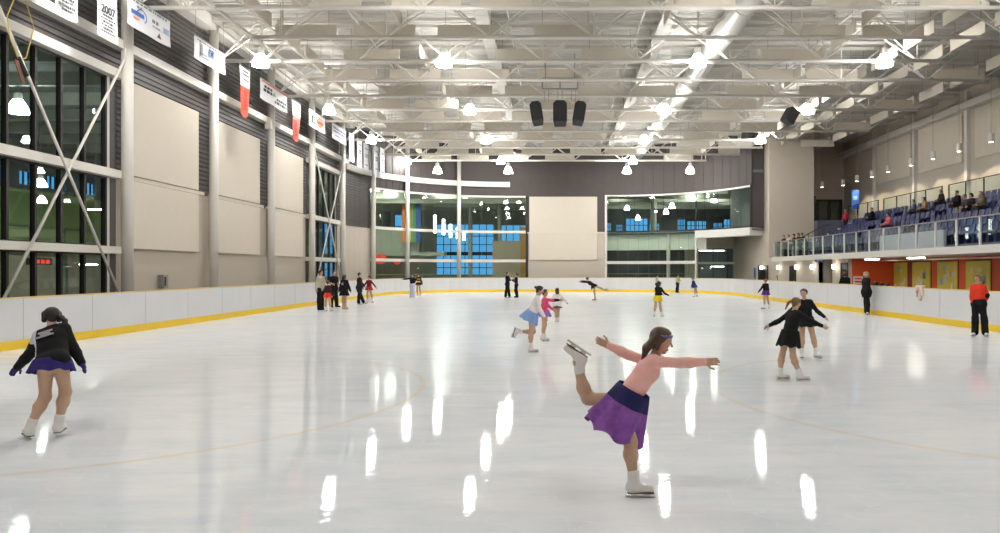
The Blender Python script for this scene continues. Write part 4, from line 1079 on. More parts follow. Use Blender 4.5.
# ------------------------------------------------------------------ people: bodies grown as one smooth surface
class Field:
    def __init__(s, h): s.h = h; s.prims = []
    def cap(s, a, b, ra, rb=None, k=.02, neg=False):
        s.prims.append((np.array(a, float), np.array(b, float), ra, ra if rb is None else rb, k, neg)); return s
    def ball(s, a, r, k=.02, neg=False): return s.cap(a, a, r, r, k, neg)
    def bounds(s):
        lo = np.min([np.minimum(p[0], p[1]) - max(p[2], p[3]) for p in s.prims if not p[5]], 0)
        hi = np.max([np.maximum(p[0], p[1]) + max(p[2], p[3]) for p in s.prims if not p[5]], 0)
        return lo, hi
    def grid(s, lo=None, hi=None):
        if lo is None: lo, hi = s.bounds()
        h = s.h; s.lo = lo - 3 * h; n = np.ceil((hi - lo) / h).astype(int) + 7
        s.ax = [(s.lo[i] + h * np.arange(n[i])).astype(np.float32) for i in range(3)]
        s.D = np.full(n, .3, np.float32)
        for p in s.prims: s.apply(p)
        return s
    def apply(s, p):
        a, b, ra, rb, k, neg = p; h = s.h
        m = max(ra, rb) + k + 2.5 * h
        lo = np.minimum(a, b) - m; hi = np.maximum(a, b) + m
        i0 = np.maximum(0, np.floor((lo - s.lo) / h).astype(int)); i1 = np.minimum(s.D.shape, np.ceil((hi - s.lo) / h).astype(int) + 1)
        if np.any(i1 <= i0): return
        sl = tuple(slice(i0[i], i1[i]) for i in range(3))
        X = s.ax[0][sl[0]][:, None, None]; Y = s.ax[1][sl[1]][None, :, None]; Z = s.ax[2][sl[2]][None, None, :]
        ab = b - a; L2 = float(ab @ ab)
        if L2 < 1e-10: d = np.sqrt((X - a[0]) ** 2 + (Y - a[1]) ** 2 + (Z - a[2]) ** 2) - ra
        else:
            t = np.clip(((X - a[0]) * ab[0] + (Y - a[1]) * ab[1] + (Z - a[2]) * ab[2]) / L2, 0, 1)
            d = np.sqrt((X - a[0] - t * ab[0]) ** 2 + (Y - a[1] - t * ab[1]) ** 2 + (Z - a[2] - t * ab[2]) ** 2) - (ra + (rb - ra) * t)
        D = s.D[sl]
        if neg:
            s.D[sl] = np.maximum(D, -d)
        elif k <= 0: s.D[sl] = np.minimum(D, d)
        else:
            hh = np.clip(.5 + .5 * (D - d) / k, 0, 1)
            s.D[sl] = D + (d - D) * hh - k * hh * (1 - hh)
    def cut(s, pt, n):
        """keep the side the normal points to"""
        X = s.ax[0][:, None, None]; Y = s.ax[1][None, :, None]; Z = s.ax[2][None, None, :]
        s.D = np.maximum(s.D, -((X - pt[0]) * n[0] + (Y - pt[1]) * n[1] + (Z - pt[2]) * n[2]).astype(np.float32)); return s
    def nets(s):
        D = s.D; S = D < 0; nx, ny, nz = D.shape
        c = [(i, j, k) for i in (0, 1) for j in (0, 1) for k in (0, 1)]
        cnt = sum(S[i:nx - 1 + i, j:ny - 1 + j, k:nz - 1 + k].astype(np.int8) for i, j, k in c)
        idx = np.argwhere((cnt > 0) & (cnt < 8))
        vid = np.full((nx - 1, ny - 1, nz - 1), -1, np.int32); vid[tuple(idx.T)] = np.arange(len(idx))
        val = [D[idx[:, 0] + i, idx[:, 1] + j, idx[:, 2] + k] for i, j, k in c]
        acc = np.zeros((len(idx), 3)); w = np.zeros(len(idx))
        for a in range(8):
            for b in range(a + 1, 8):
                if sum(abs(c[a][q] - c[b][q]) for q in range(3)) != 1: continue
                m = (val[a] < 0) != (val[b] < 0)
                t = np.where(m, val[a] / np.where(m, val[a] - val[b], 1), 0)
                for q in range(3): acc[:, q] += np.where(m, c[a][q] + (c[b][q] - c[a][q]) * t, 0)
                w += m
        V = s.lo + s.h * (idx + acc / w[:, None])
        Q = []
        for ax in range(3):
            o = [q for q in range(3) if q != ax]
            s0 = [slice(1, n - 1) for n in D.shape]; s1 = list(s0); s0[ax] = slice(0, D.shape[ax] - 1); s1[ax] = slice(1, D.shape[ax])
            A = S[tuple(s0)]; B = S[tuple(s1)]
            e = np.argwhere(A != B)
            if not len(e): continue
            flip = A[tuple(e.T)]
            off = np.array([1, 1, 1]); off[ax] = 0; e = e + off
            def cell(d1, d2):
                q = e.copy(); q[:, o[0]] -= d1; q[:, o[1]] -= d2; return vid[tuple(q.T)]
            q = np.stack([cell(1, 1), cell(0, 1), cell(0, 0), cell(1, 0)], 1)
            if ax == 1: flip = ~flip
            q[~flip] = q[~flip][:, ::-1]; Q.append(q)
        return V, np.concatenate(Q)

def mesh_np(name, V, Q, mats, parent, mi=None, smooth=True):
    me = bpy.data.meshes.new(name); nv = len(V); nf = len(Q)
    me.vertices.add(nv); me.vertices.foreach_set('co', np.asarray(V, np.float32).ravel())
    me.loops.add(nf * 4); me.loops.foreach_set('vertex_index', np.asarray(Q, np.int32).ravel())
    me.polygons.add(nf); me.polygons.foreach_set('loop_start', np.arange(0, nf * 4, 4, dtype=np.int32))
    for m in (mats if isinstance(mats, (list, tuple)) else [mats]): me.materials.append(m)
    if mi is not None: me.polygons.foreach_set('material_index', np.asarray(mi, np.int32))
    me.polygons.foreach_set('use_smooth', np.full(nf, smooth)); me.update(calc_edges=True); me.validate()
    o = bpy.data.objects.new(name, me); COL.objects.link(o); o.parent = parent
    return o

def nrm(v): v = np.array(v, float); return v / np.linalg.norm(v)
_cm = {}
def cloth(c, rough=.75, var=.1):
    k = (tuple(c), rough, var)
    if k not in _cm: _cm[k] = mat('cloth_%d' % len(_cm), c, rough, var=var, scale=14, bump=.15, bscale=60, spec=.2)
    return _cm[k]

class Person:
    def __init__(s, label, loc, h, face=90, up=(0, 0, 1), tilt=None, head=None, armL=((-.2, 0, -1), None), armR=((.2, 0, -1), None),
                 legL=((0, 0, -1), None), legR=((0, 0, -1), None), feet='skate', footL=None, footR=None, anchor='mean', vox=.011, ground=0.0, child=False, group=None, twist=0, curl=.35):
        """directions are world vectors; face = heading of the chest in degrees (90 looks away from the camera)"""
        s.h = h; s.vox = vox; a = math.radians(face); s.curl = curl
        s.u = nrm(up); fw = np.array([math.cos(a), math.sin(a), 0.])
        s.r = nrm(np.cross(fw, s.u)); s.f = np.cross(s.u, s.r)
        ph = math.radians(face - twist); fp = np.array([math.cos(ph), math.sin(ph), 0.]); s.pr = nrm(np.cross(fp, (0, 0, 1))) if twist else s.r
        s.fp = fp
        hd = head or {}
        hu = nrm(hd.get('up', (s.u * .6 + np.array((0, 0, .6))))); ha = math.radians(hd.get('face', face))
        hf = np.array([math.cos(ha), math.sin(ha), hd.get('pitch', 0.)]); s.hr = nrm(np.cross(hf, hu)); s.hu = hu; s.hf = np.cross(hu, s.hr)
        P = np.zeros(3); s.P = P; u, r, f = s.u, s.r, s.f
        s.W = P + u * .115 * h; s.C = P + u * .225 * h; s.N = P + u * .305 * h
        s.S = {-1: P + u * .281 * h - r * .088 * h, 1: P + u * .281 * h + r * .088 * h}
        if child: s.S = {k: v - r * k * .006 * h for k, v in s.S.items()}
        s.hh = (.155 if child else .140) * h
        s.chin = s.N + nrm(s.u * .5 + hu) * .038 * h + s.hf * .012 * h
        s.arm = {}; s.leg = {}; s.foot = {}
        for k, A in ((-1, armL), (1, armR)):
            d1 = nrm(A[0]); d2 = nrm(A[1]) if A[1] is not None else d1
            E = s.S[k] + d1 * .165 * h; Wr = E + d2 * .14 * h
            s.arm[k] = (s.S[k], E, Wr, d2)
        for k, A, ft in ((-1, legL, footL), (1, legR, footR)):
            d1 = nrm(A[0]); d2 = nrm(A[1]) if A[1] is not None else d1
            Hp = P + s.pr * k * .05 * h - s.u * .012 * h; K = Hp + d1 * .242 * h; An = K + d2 * .235 * h
            s.leg[k] = (Hp, K, An)
            if ft is None: t = fp if abs(d2[2]) > .4 else nrm(fp * .4 + np.array((0, 0, -1.)))
            else: t = nrm(ft)
            sn = -d2 - t * (-d2 @ t); sn = nrm(sn) if np.linalg.norm(sn) > .1 else nrm(np.cross(s.r, t))
            if abs(t[2]) < .25 and abs(d2[2]) > .4: sn = nrm(np.array((0, 0, 1.)) - t * t[2])
            s.foot[k] = (An, t, sn)
        s.feet = feet; drop = .088 if feet == 'skate' else .060; s.drop = drop
        bot = {k: s.foot[k][0] - s.foot[k][2] * drop * h for k in (-1, 1)}
        if anchor == 'mean': low = min(bot[-1][2], bot[1][2]); ctr = (bot[-1] + bot[1]) / 2
        elif anchor == 'seat': low = -.075 * h + 0; ctr = P
        else: low = bot[anchor][2]; ctr = bot[anchor]
        s.root = thing('person', label, 'person', (loc[0] - 0, loc[1] - 0, ground), 0, group)
        sh = np.array([-ctr[0], -ctr[1], -low])
        for nme in ('P', 'W', 'C', 'N', 'chin'): setattr(s, nme, getattr(s, nme) + sh)
        s.S = {k: v + sh for k, v in s.S.items()}
        s.arm = {k: (a_ + sh, b_ + sh, c_ + sh, d_) for k, (a_, b_, c_, d_) in s.arm.items()}
        s.leg = {k: tuple(x + sh for x in v) for k, v in s.leg.items()}
        s.foot = {k: (a_ + sh, t, n) for k, (a_, t, n) in s.foot.items()}
    # --- shapes
    def torso(s, F, g=0.0, low=True, k=.05):
        h, u, r, f, P = s.h, s.u, s.r, s.f, s.P
        for q in (-1, 1):
            if low:
                F.cap(P + s.pr * q * .043 * h, s.W + r * q * .030 * h, .058 * h + g, .049 * h + g, k * h)
                F.ball(P + s.pr * q * .040 * h - f * .020 * h - u * .015 * h, .057 * h + g, k * h)
            F.cap(s.W + r * q * .030 * h, s.C + r * q * .040 * h + f * .008 * h, .049 * h + g, .055 * h + g, k * h)
            F.cap(s.C + r * q * .040 * h, s.S[q] - r * q * .024 * h - u * .008 * h, .053 * h + g, .032 * h + g, k * h)
            F.cap(s.N - u * .010 * h, s.S[q], .031 * h + g * .6, .030 * h + g * .6, k * .6 * h)
    def arms(s, F, g=0.0, upto=1.0, k=.02):
        h = s.h
        for q in (-1, 1):
            a, b, c, d = s.arm[q]
            F.cap(a, b, .030 * h + g, .0235 * h + g, k * h)
            if upto > .5:
                m = b + (c - b) * .35
                F.cap(b, m, .0245 * h + g, .0245 * h + g, k * h); F.cap(m, b + (c - b) * min(1, upto), .0245 * h + g, .0175 * h + g, k * h)
    def legs(s, F, g=0.0, k=.03, upto=1.0, flare=0.0):
        h = s.h
        for q in (-1, 1):
            a, b, c = s.leg[q]
            F.cap(a, b, .056 * h + g, .036 * h + g, k * h)
            if upto <= .5: continue
            back = nrm(np.cross(np.cross(c - b, s.fp), c - b) + 1e-6) * -1
            m = b + (c - b) * .3 + back * .008 * h
            F.cap(b, m, .036 * h + g, .038 * h + g, k * h); F.cap(m, c, .038 * h + g, .0235 * h + g + flare, k * h)
    def hand(s, F, q, g=0.0):
        h = s.h; a, b, c, d = s.arm[q]
        side = nrm(np.cross(d, s.f if abs(d @ s.f) < .8 else s.u)); pn = nrm(np.cross(side, d))
        # palm faces the thigh / downwards, thumb towards the front
        side = nrm(s.f - d * (s.f @ d)) if abs(s.f @ d) < .85 else nrm(s.u - d * (s.u @ d)); pn = nrm(np.cross(d, side)) * (1 if q > 0 else -1)
        pn = -pn if (pn @ s.r) * q > 0 else pn
        L = .042 * h; w = .0085 * h
        for i in (-1.35, -.45, .45, 1.35):
            F.cap(c + side * i * w * .8, c + d * L + side * i * w * 1.25, .0105 * h + g, .0095 * h + g, .012 * h)
        F.cap(c - d * .01 * h, c + d * .012 * h, .016 * h + g, .015 * h + g, .015 * h)
        fl = (.036, .045, .049, .044)
        for i, x in enumerate((-1.5, -.5, .5, 1.5)):
            r0 = .0056 * h + g * .6; st = c + d * L + side * x * w * 1.3; l = fl[i] * h * .9; cu = s.curl * (1 + .15 * (1.5 - x))
            m1 = st + (d + pn * cu * .5 + side * x * .06) / np.linalg.norm(d + pn * cu * .5) * l * .55
            m2 = m1 + nrm(d + pn * cu * 1.5 + side * x * .05) * l * .5
            F.cap(st, m1, r0, r0 * .95, .004 * h); F.cap(m1, m2, r0 * .95, r0 * .8, .003 * h)
        th = c + d * .012 * h + side * .014 * h
        t1 = th + nrm(d * .6 + side * .8 + pn * .3) * .028 * h; t2 = t1 + nrm(d * .9 + side * .3 + pn * .3) * .024 * h
        F.cap(th, t1, .0082 * h + g, .0066 * h + g, .006 * h); F.cap(t1, t2, .0066 * h + g, .0054 * h + g, .003 * h)
    def hp(s, x, y, z): return s.chin + (s.hr * x + s.hf * y + s.hu * z) * s.hh
    def head(s, F):
        H = s.hh; p = s.hp
        F.cap(s.N - s.u * .01 * s.h, p(0, -.12, .32), .031 * s.h, .029 * s.h, .02 * s.h)
        F.ball(p(0, -.13, .64), .345 * H, .05 * H)
        F.ball(p(0, .02, .63), .33 * H, .08 * H)
        F.cap(p(-.11, .06, .40), p(.11, .06, .40), .20 * H, k=.1 * H)
        F.cap(p(0, .10, .28), p(0, .16, .10), .17 * H, .095 * H, .09 * H)
        for q in (-1, 1):
            F.cap(p(q * .06, .30, .565), p(q * .2, .24, .56), .045 * H, .04 * H, .05 * H)     # brow
            F.ball(p(q * .155, .215, .40), .10 * H, .06 * H)                                     # cheek
            F.cap(p(q * .325, -.09, .40), p(q * .35, -.12, .54), .035 * H, .05 * H, .03 * H)     # ear
            F.ball(p(q * .135, .285, .485), .045 * H, .02 * H)                                   # eye
        F.cap(p(0, .33, .52), p(0, .405, .385), .03 * H, .05 * H, .04 * H)                      # nose
        F.cap(p(-.08, .285, .225), p(.08, .285, .225), .032 * H, k=.03 * H)                     # lips
        F.cap(p(-.06, .275, .19), p(.06, .275, .19), .03 * H, k=.03 * H)
    def body(s, skin=None, hands=True, bare_leg=None):
        h = s.h; F = Field(s.vox)
        s.torso(F); s.arms(F); s.legs(F); s.head(F)
        for q in (-1, 1):
            s.hand(F, q)
            An, t, sn = s.foot[q]
            F.cap(An, An - sn * .03 * h - t * .015 * h, .024 * h, .024 * h, .02 * h)
            F.cap(An - sn * .034 * h, An - sn * .038 * h + t * .085 * h, .021 * h, .016 * h, .02 * h)
        V, Q = F.grid().nets()
        fc = V[Q].mean(1); mi = np.zeros(len(Q), int)
        if bare_leg is not None:
            dl = np.full(len(fc), 9.)
            for q in (-1, 1):
                a, b, c = s.leg[q]
                for (x, y) in ((a, b), (b, c), (c, c - s.foot[q][2] * .05 * h)):
                    t = np.clip(((fc - x) @ (y - x)) / max(1e-9, ((y - x) @ (y - x))), 0, 1); dl = np.minimum(dl, np.linalg.norm(fc - x - t[:, None] * (y - x), axis=1))
            mi[(dl < .07 * h) & (((fc - s.P) @ s.u) < .05 * h)] = 3
        for q in (-1, 1): mi[np.linalg.norm(fc - s.hp(q * .135, .325, .485), axis=1) < .05 * s.hh] = 2
        L = fc - s.chin; lx = np.abs(L @ s.hr) / s.hh; ly = (L @ s.hf) / s.hh; lz = (L @ s.hu) / s.hh
        mi[(lx < .1) & (ly > .27) & (lz > .165) & (lz < .255)] = 1
        return mesh_np('body', V, Q, [skin or M['skin'], M['lip'], M['eye'], bare_leg or M['tights']], s.root, mi)
    def top(s, m, g=.010, hem=.03, sleeve=1.0, name='jacket', k=.05, legs=False, two=None):
        h = s.h; F = Field(s.vox); s.torso(F, g, True, k)
        if legs:
            for q in (-1, 1): a, b, c = s.leg[q]; F.cap(a, b, .066 * h + g, .05 * h + g, .08 * h)
        lo, hi = F.bounds(); G = Field(s.vox)
        if sleeve: s.arms(G, g * .9, sleeve)
        else: G.cap(s.S[-1], s.S[-1], .03 * h)
        l2, h2 = G.bounds(); lo = np.minimum(lo, l2); hi = np.maximum(hi, h2)
        F.grid(lo, hi); F.cut(s.P - s.u * hem * h, s.u)
        if sleeve:
            for p in G.prims: F.apply((p[0], p[1], p[2], p[3], .016 * h, False))
        V, Q = F.nets(); mi = None; ms = [m]
        if two: ms = [m, two[0]]; mi = two[1](s, V[Q].mean(1)).astype(int)
        return mesh_np(name, V, Q, ms, s.root, mi)
    def trousers(s, m, g=.010, flare=.012, name='trousers'):
        h = s.h; F = Field(s.vox)
        for q in (-1, 1): F.cap(s.P + s.pr * q * .046 * h, s.P + s.u * .06 * h + s.r * q * .036 * h, .062 * h + g, .056 * h + g, .05 * h); F.ball(s.P + s.pr * q * .042 * h - s.f * .022 * h - s.u * .015 * h, .06 * h + g, .05 * h)
        s.legs(F, g, .03, 1.0, flare)
        for q in (-1, 1): a, b, c = s.leg[q]; F.cap(b, c + (c - b) * .06, .035 * h + g, .028 * h + g + flare, .03 * h)
        V, Q = F.grid().nets(); return mesh_np(name, V, Q, m, s.root)
    def skirt(s, m, L=.13, r0=.075, r1=.15, axis=None, waves=9, amp=.12, name='skirt', flat=.95, start=.07, m2=None, ph=0.0, squash=1.0):
        r0 = max(r0, .108); r1 = max(r1, .145); L = L + .02
        h = s.h; ax = nrm(axis) if axis is not None else nrm(-s.u * .5 + np.array((0, 0, -.6)))
        c0 = s.P + s.u * start * h; r = s.r - ax * (s.r @ ax); r = nrm(r); f = np.cross(ax, r)
        n = 64; rows = 12; vs = []
        for side in (0, 1):
            for i in range(rows + 1):
                t = i / rows; rad = (r0 + (r1 - r0) * t ** .8) * h - (.006 if side else 0)
                for j in range(n):
                    a = 2 * math.pi * j / n; w = 1 + amp * t * math.sin(waves * a + ph) + amp * .5 * t * math.sin(3 * a + 1 + ph)
                    vs.append(c0 + ax * (L * t * h * (1 - .06 * t * math.sin(waves * a + ph + 1))) + r * math.cos(a) * rad * w * squash + f * math.sin(a) * rad * w * (flat + (1 - flat) * t))
        Q = []; mi = []; N1 = (rows + 1) * n
        for i in range(rows):
            for j in range(n):
                k = (j + 1) % n
                Q.append((i * n + j, i * n + k, (i + 1) * n + k, (i + 1) * n + j)); mi.append((1 if m2 and i >= 4 else 0))
                Q.append((N1 + i * n + j, N1 + (i + 1) * n + j, N1 + (i + 1) * n + k, N1 + i * n + k)); mi.append((1 if m2 and i >= 4 else 0))
        for i in (0, rows):
            for j in range(n):
                k = (j + 1) % n; Q.append((i * n + j, N1 + i * n + j, N1 + i * n + k, i * n + k)); mi.append(1 if (m2 and i) else 0)
        return mesh_np(name, np.array(vs), np.array(Q), [m, m2 or m], s.root, mi)
    def hair(s, m, style='short', back=None, length=.5, name='hair', extra=()):
        H = s.hh; p = s.hp; F = Field(min(s.vox, .010)); g = .035 * H
        F.ball(p(0, -.14, .65), .355 * H + g, .04 * H); F.ball(p(0, .0, .66), .335 * H + g, .06 * H)
        F.cap(p(0, -.22, .5), p(0, -.25, .3), .27 * H, .2 * H, .1 * H)
        lo, hi = F.bounds()
        if style in ('pony', 'long', 'bun', 'bob'): lo = lo - .9 * H * (1 + length); hi = hi + .9 * H * (1 + length)
        F.grid(lo, hi); n = nrm(-s.hf * .86 + s.hu * .52); F.cut(p(0, .13, .60), n)
        if style == 'bob':
            for q in (-1, 1): F.apply((p(q * .33, -.02, .70), p(q * .34, -.02, .30), .14 * H, .12 * H, .06 * H, False))
            F.apply((p(-.14, .16, .93), p(.2, .14, .92), .12 * H, .11 * H, .06 * H, False))
        d = nrm(back) if back is not None else nrm(-s.hf * .55 - np.array((0, 0, 1.)))
        if style == 'pony':
            a = p(0, -.46, .72); b = a - s.hf * .12 * H + d * length * H * .5; c = b + (d * .5 + np.array((0, 0, -.5))) * length * H
            F.apply((a, a, .10 * H, .10 * H, .04 * H, False)); F.apply((a, b, .10 * H, .14 * H, .05 * H, False)); F.apply((b, c, .14 * H, .05 * H, .05 * H, False))
        if style == 'long':
            for q in (-1, -.33, .33, 1):
                a = p(q * .24, -.26, .55); b = a + d * length * H * .55; F.apply((a, b, .17 * H, .15 * H, .08 * H, False)); F.apply((b, b + (d * .4 + np.array((0, 0, -.6))) * length * H * .6, .15 * H, .06 * H, .08 * H, False))
            for q in (-1, 1): F.apply((p(q * .31, -.1, .6), p(q * .33, -.14, .2), .1 * H, .09 * H, .06 * H, False))
        if style == 'bun':
            F.apply((p(0, -.56, .72), p(0, -.6, .74), .16 * H, .15 * H, .05 * H, False))
        for (x, y, z, r_) in extra: F.apply((p(x, y, z), p(x, y, z), r_ * H, r_ * H, .06 * H, False))
        V, Q = F.nets(); return mesh_np(name, V, Q, m, s.root)
    def skates(s, m=None, sole=None, cover=None):
        h = s.h; vx = min(s.vox, .009)
        for q in (-1, 1):
            An, t, sn = s.foot[q]; F = Field(vx)
            a, b, c = s.leg[q]; up = nrm(b - c)
            F.cap(An - sn * .02 * h, An + up * .055 * h, .033 * h, .036 * h, .03 * h)
            F.cap(An - sn * .034 * h - t * .022 * h, An - sn * .036 * h + t * .10 * h, .028 * h, .021 * h, .03 * h)
            lo, hi = F.bounds(); F.grid(lo, hi); F.cut(An - sn * .058 * h, sn); F.cut(An + up * .075 * h, -up)
            V, Q = F.nets(); name = 'skate' if s.feet == 'skate' else 'shoe'
            bo = mesh_np(name, V, Q, m or M['boot'], s.root)
            side = np.cross(t, sn)
            b0 = An - sn * .060 * h
            g = MB(); g.obox(b0 + t * .04 * h, t * .078 * h, side * .021 * h, sn * .0035 * h); g.build('sole', sole or M['sole'], bo)
            if s.feet == 'skate':
                g = MB(); g.obox(b0 + t * .038 * h - sn * .022 * h, t * .088 * h, side * .0035, sn * .006 * h)
                g.obox(b0 + t * .0 * h - sn * .01 * h, t * .02 * h, side * .003, sn * .012 * h); g.obox(b0 + t * .075 * h - sn * .01 * h, t * .02 * h, side * .003, sn * .012 * h)
                g.build('blade', M['blade'], bo)
    def gloves(s, m, cuff=None):
        for q in (-1, 1):
            F = Field(min(s.vox, .009)); s.hand(F, q, .003)
            a, b, c, d = s.arm[q]; F.cap(c - d * .03 * s.h, c, .0215 * s.h, .02 * s.h, .01 * s.h)
            V, Q = F.grid().nets(); o = mesh_np('glove', V, Q, m, s.root)
            if cuff: MB().tube(c - d * .026 * s.h, c - d * .004 * s.h, .027 * s.h, 14, .024 * s.h).build('glove_cuff', cuff, o)
    def band(s, m, lean=0.0, name='headband'):
        H = s.hh; mb = MB(); n = 40; vs = []
        for z in (0, 1):
            for rr in (0, 1):
                for i in range(n):
                    a = 2 * math.pi * i / n; R = (.385 + .012 - .02 * rr) * H
                    vs.append(s.hp(0, -.07, .70) + (s.hr * math.cos(a) * R * .98 + s.hf * math.sin(a) * R * 1.08) + s.hu * ((z - .5) * .09 + .06 * math.sin(a)) * H)
        fs = []
        for i in range(n):
            j = (i + 1) % n
            fs += [(i, j, 2 * n + j, 2 * n + i), (n + i, 3 * n + i, 3 * n + j, n + j), (i, n + i, n + j, j), (2 * n + i, 2 * n + j, 3 * n + j, 3 * n + i)]
        mb.add(vs, fs); mb.build(name, m, s.root, smooth=True)
    def sash(s, m, name='sash', z=.03, wd=.022):
        h = s.h; F = Field(s.vox); s.torso(F, .016); F.grid(); F.cut(s.P + s.u * (z - wd) * h, s.u); F.cut(s.P + s.u * (z + wd) * h, -s.u)
        V, Q = F.nets(); mesh_np(name, V, Q, m, s.root)

BLK = cloth((.007, .007, .008)); CH_ = cloth((.02, .02, .023)); NAVY = cloth((.02, .02, .09)); PUR = cloth((.10, .03, .22)); HB = mat('hair_black', (.012, .009, .008), .5, var=.3, scale=30)
HBR = mat('hair_brown', (.07, .033, .016), .5, var=.3, scale=30); HBL = mat('hair_blonde', (.45, .27, .11), .5, var=.2, scale=30); HDB = mat('hair_dark_blonde', (.20, .105, .035), .5, var=.2, scale=30)
REDC = cloth((.55, .035, .03)); MARO = cloth((.17, .012, .02)); LAV = cloth((.52, .50, .66)); YEL = cloth((.80, .62, .02)); BEI = cloth((.46, .41, .32)); PINK = cloth((.78, .09, .21)); PALEP = cloth((.92, .50, .45))
WHT = cloth((.84, .79, .77)); SKY = cloth((.25, .38, .68)); PGRN = cloth((.42, .47, .28)); ROYAL = cloth((.03, .05, .30)); RJK = cloth((.72, .045, .02)); VIO = cloth((.24, .085, .36), var=.55)

def people():
    z = (0, 0, -1)
    # ---- the spinning girl in pink near the camera
    p = Person('girl skating an arabesque in pale pink top and purple skirt, one skate raised behind', at(634, 497), 1.36, face=-10, up=(.58, .05, .80), child=True,
               head=dict(up=(.22, 0, 1), face=-8, pitch=-.1), armL=((-.90, .36, .26), (-.90, .10, .42)), armR=((1, -.25, -.02), (1, -.1, .06)),
               legL=((-.86, .35, .02), (-.30, .05, 1)), legR=((.16, -.02, -1), (.08, -.02, -1)), footL=(-.75, .0, .5), footR=(1, -.08, 0), anchor=1, vox=.0062, curl=.25)
    p.body(bare_leg=M['tights']); p.top(PALEP, .008, hem=-.015, name='pink_top', k=.05); p.skates()
    p.skirt(NAVY, L=.27, r0=.110, r1=.18, axis=(-.46, .04, -.87), waves=7, amp=.14, m2=VIO, flat=.95, start=.085)
    p.hair(HBR, 'long', back=(-.75, 0, -.75), length=.95); p.band(cloth((.16, .18, .40)))
    # ---- girl skating away at the banner-wall side
    two = (cloth((.62, .56, .68)), lambda s, f: ((f - s.S[-1]) @ s.r < .012) & ((f - s.arm[-1][0]) @ nrm(s.f) < .01) & ((f - s.P) @ s.u > .0))
    p = Person('girl in black jacket and navy skirt with dark gloves, skating away alone by the boards', at(44, 438.5), 1.46, face=105, up=(-.42, .55, .78),
               head=dict(up=(-.2, .3, 1), face=130, pitch=-.2), armL=((-.52, .1, -.85), (-.72, .1, -.7)), armR=((.45, -.1, -.8), (.52, -.15, -.75)),
               legL=((-.12, .16, -1), (-.34, -.22, -.92)), legR=((.04, .20, -1), (-.12, -.16, -1)), footL=(-.75, .6, 0), footR=(-.3, .9, 0), vox=.0068, curl=.3)
    p.body(bare_leg=M['tights']); p.top(BLK, .020, hem=.06, two=two); p.skirt(cloth((.03, .02, .14)), L=.075, r0=.118, r1=.138, waves=8, amp=.08, start=.03, axis=(.12, -.2, -1), flat=1.0); p.skates(); p.hair(HB, 'bob', length=.5, extra=((.42, -.36, .34, .17), (.56, -.42, .16, .16), (.62, -.42, -.02, .11))); p.gloves(cloth((.03, .03, .12)), cloth((.6, .42, .08)))
    c = p.S[-1] * .5 + p.S[1] * .5 - p.u * .05 * p.h - p.f * .088 * p.h
    g = MB()
    for i, (w, dz) in enumerate(((.07, .0), (.05, -.03), (.085, -.06))): g.obox(c + p.u * dz - p.f * .004 * i, p.r * w, p.f * .006, p.u * .009)
    g.build('back_print', cloth((.45, .42, .46)), p.root)
    # ---- pair in black on the stand side
    p = Person('girl in short black dress with blonde ponytail, gliding in front of another girl in black', at(790, 381), 1.32, face=20, up=(.26, .1, .96),
               head=dict(up=(.15, .1, 1), face=25), armL=((-.72, .1, -.55), (-.95, -.1, -.42)), armR=((.75, -.3, -.5), (.95, -.2, -.42)),
               legL=((-.20, .05, -1), (-.10, .05, -1)), legR=((.04, -.1, -1), (.36, -.10, -1)), footL=(.9, -.1, 0), footR=(1, -.1, 0), vox=.0075)
    p.body(bare_leg=M['tights']); p.top(BLK, .009, hem=.035, name='dress_top'); p.skirt(BLK, L=.19, r0=.075, r1=.118, waves=7, amp=.08); p.skates(); p.hair(HDB, 'pony', back=(-.75, 0, -.6), length=.75)
    p = Person('girl in black skating dress facing the camera, behind the ponytailed girl in black', at(809, 359), 1.36, face=-120, up=(-.10, -.05, 1),
               head=dict(up=(-.05, 0, 1), face=-125), armL=((.55, -.2, -.85), (.75, -.1, -.6)), armR=((-.65, -.3, -.6), (-.7, -.3, -.5)),
               legL=((.22, -.06, -1), (.22, .04, -1)), legR=((-.05, -.02, -1), (.0, .02, -1)), footL=(.35, -.9, 0), footR=(-.3, -.95, 0), vox=.0075)
    p.body(bare_leg=M['tights']); p.top(BLK, .009, hem=.035, name='dress_top'); p.skirt(BLK, L=.13, r0=.078, r1=.13, waves=7, amp=.1); p.skates(); p.hair(HB, 'short')
    # ---- woman in red jacket
    two = (BLK, lambda s, f: (np.linalg.norm(f - s.arm[-1][1], axis=1) < .085) | (np.linalg.norm(f - (s.P + s.u * .06 + s.f * .11 - s.r * .02), axis=1) < .05))
    p = Person('woman in bright red jacket and black trousers standing close to the boards', at(980, 337), 1.60, face=-145, up=(-.03, 0, 1), head=dict(face=-155, pitch=-.05),
               armL=((.42, .1, -.8), (.02, .5, -.8)), armR=((-.16, -.05, -1), (.05, -.25, -1)), legL=((.16, 0, -1), (.07, .0, -1)), legR=((-.03, 0, -1), (-.01, 0, -1)), footL=(-.2, -1, 0), footR=(-.8, -.6, 0), vox=.0085)
    p.body(); p.top(RJK, .013, hem=.055, two=two); p.trousers(BLK, .016, .02); p.skates(); p.hair(HDB, 'bob', length=.1); p.gloves(BLK)
    # ---- coach in black by the boards
    p = Person('blonde adult in long black coat standing with back against the stand side boards', at(867, 315), 1.66, face=-170, up=(-.02, 0, 1), head=dict(face=175),
               armL=((-.12, -.15, -1), (-.25, .0, -1)), armR=((.12, .1, -1), (-.05, 0, -1)), legL=((.0, 0, -1), None), legR=((.06, 0, -1), None), footL=(-.5, -.8, 0), footR=(.2, -.9, 0), vox=.009)
    p.body(); p.top(BLK, .030, hem=.14, legs=True, name='coat'); p.trousers(BLK, .014, .016); p.skates(); p.hair(HBL, 'long', length=.45); p.gloves(BLK)
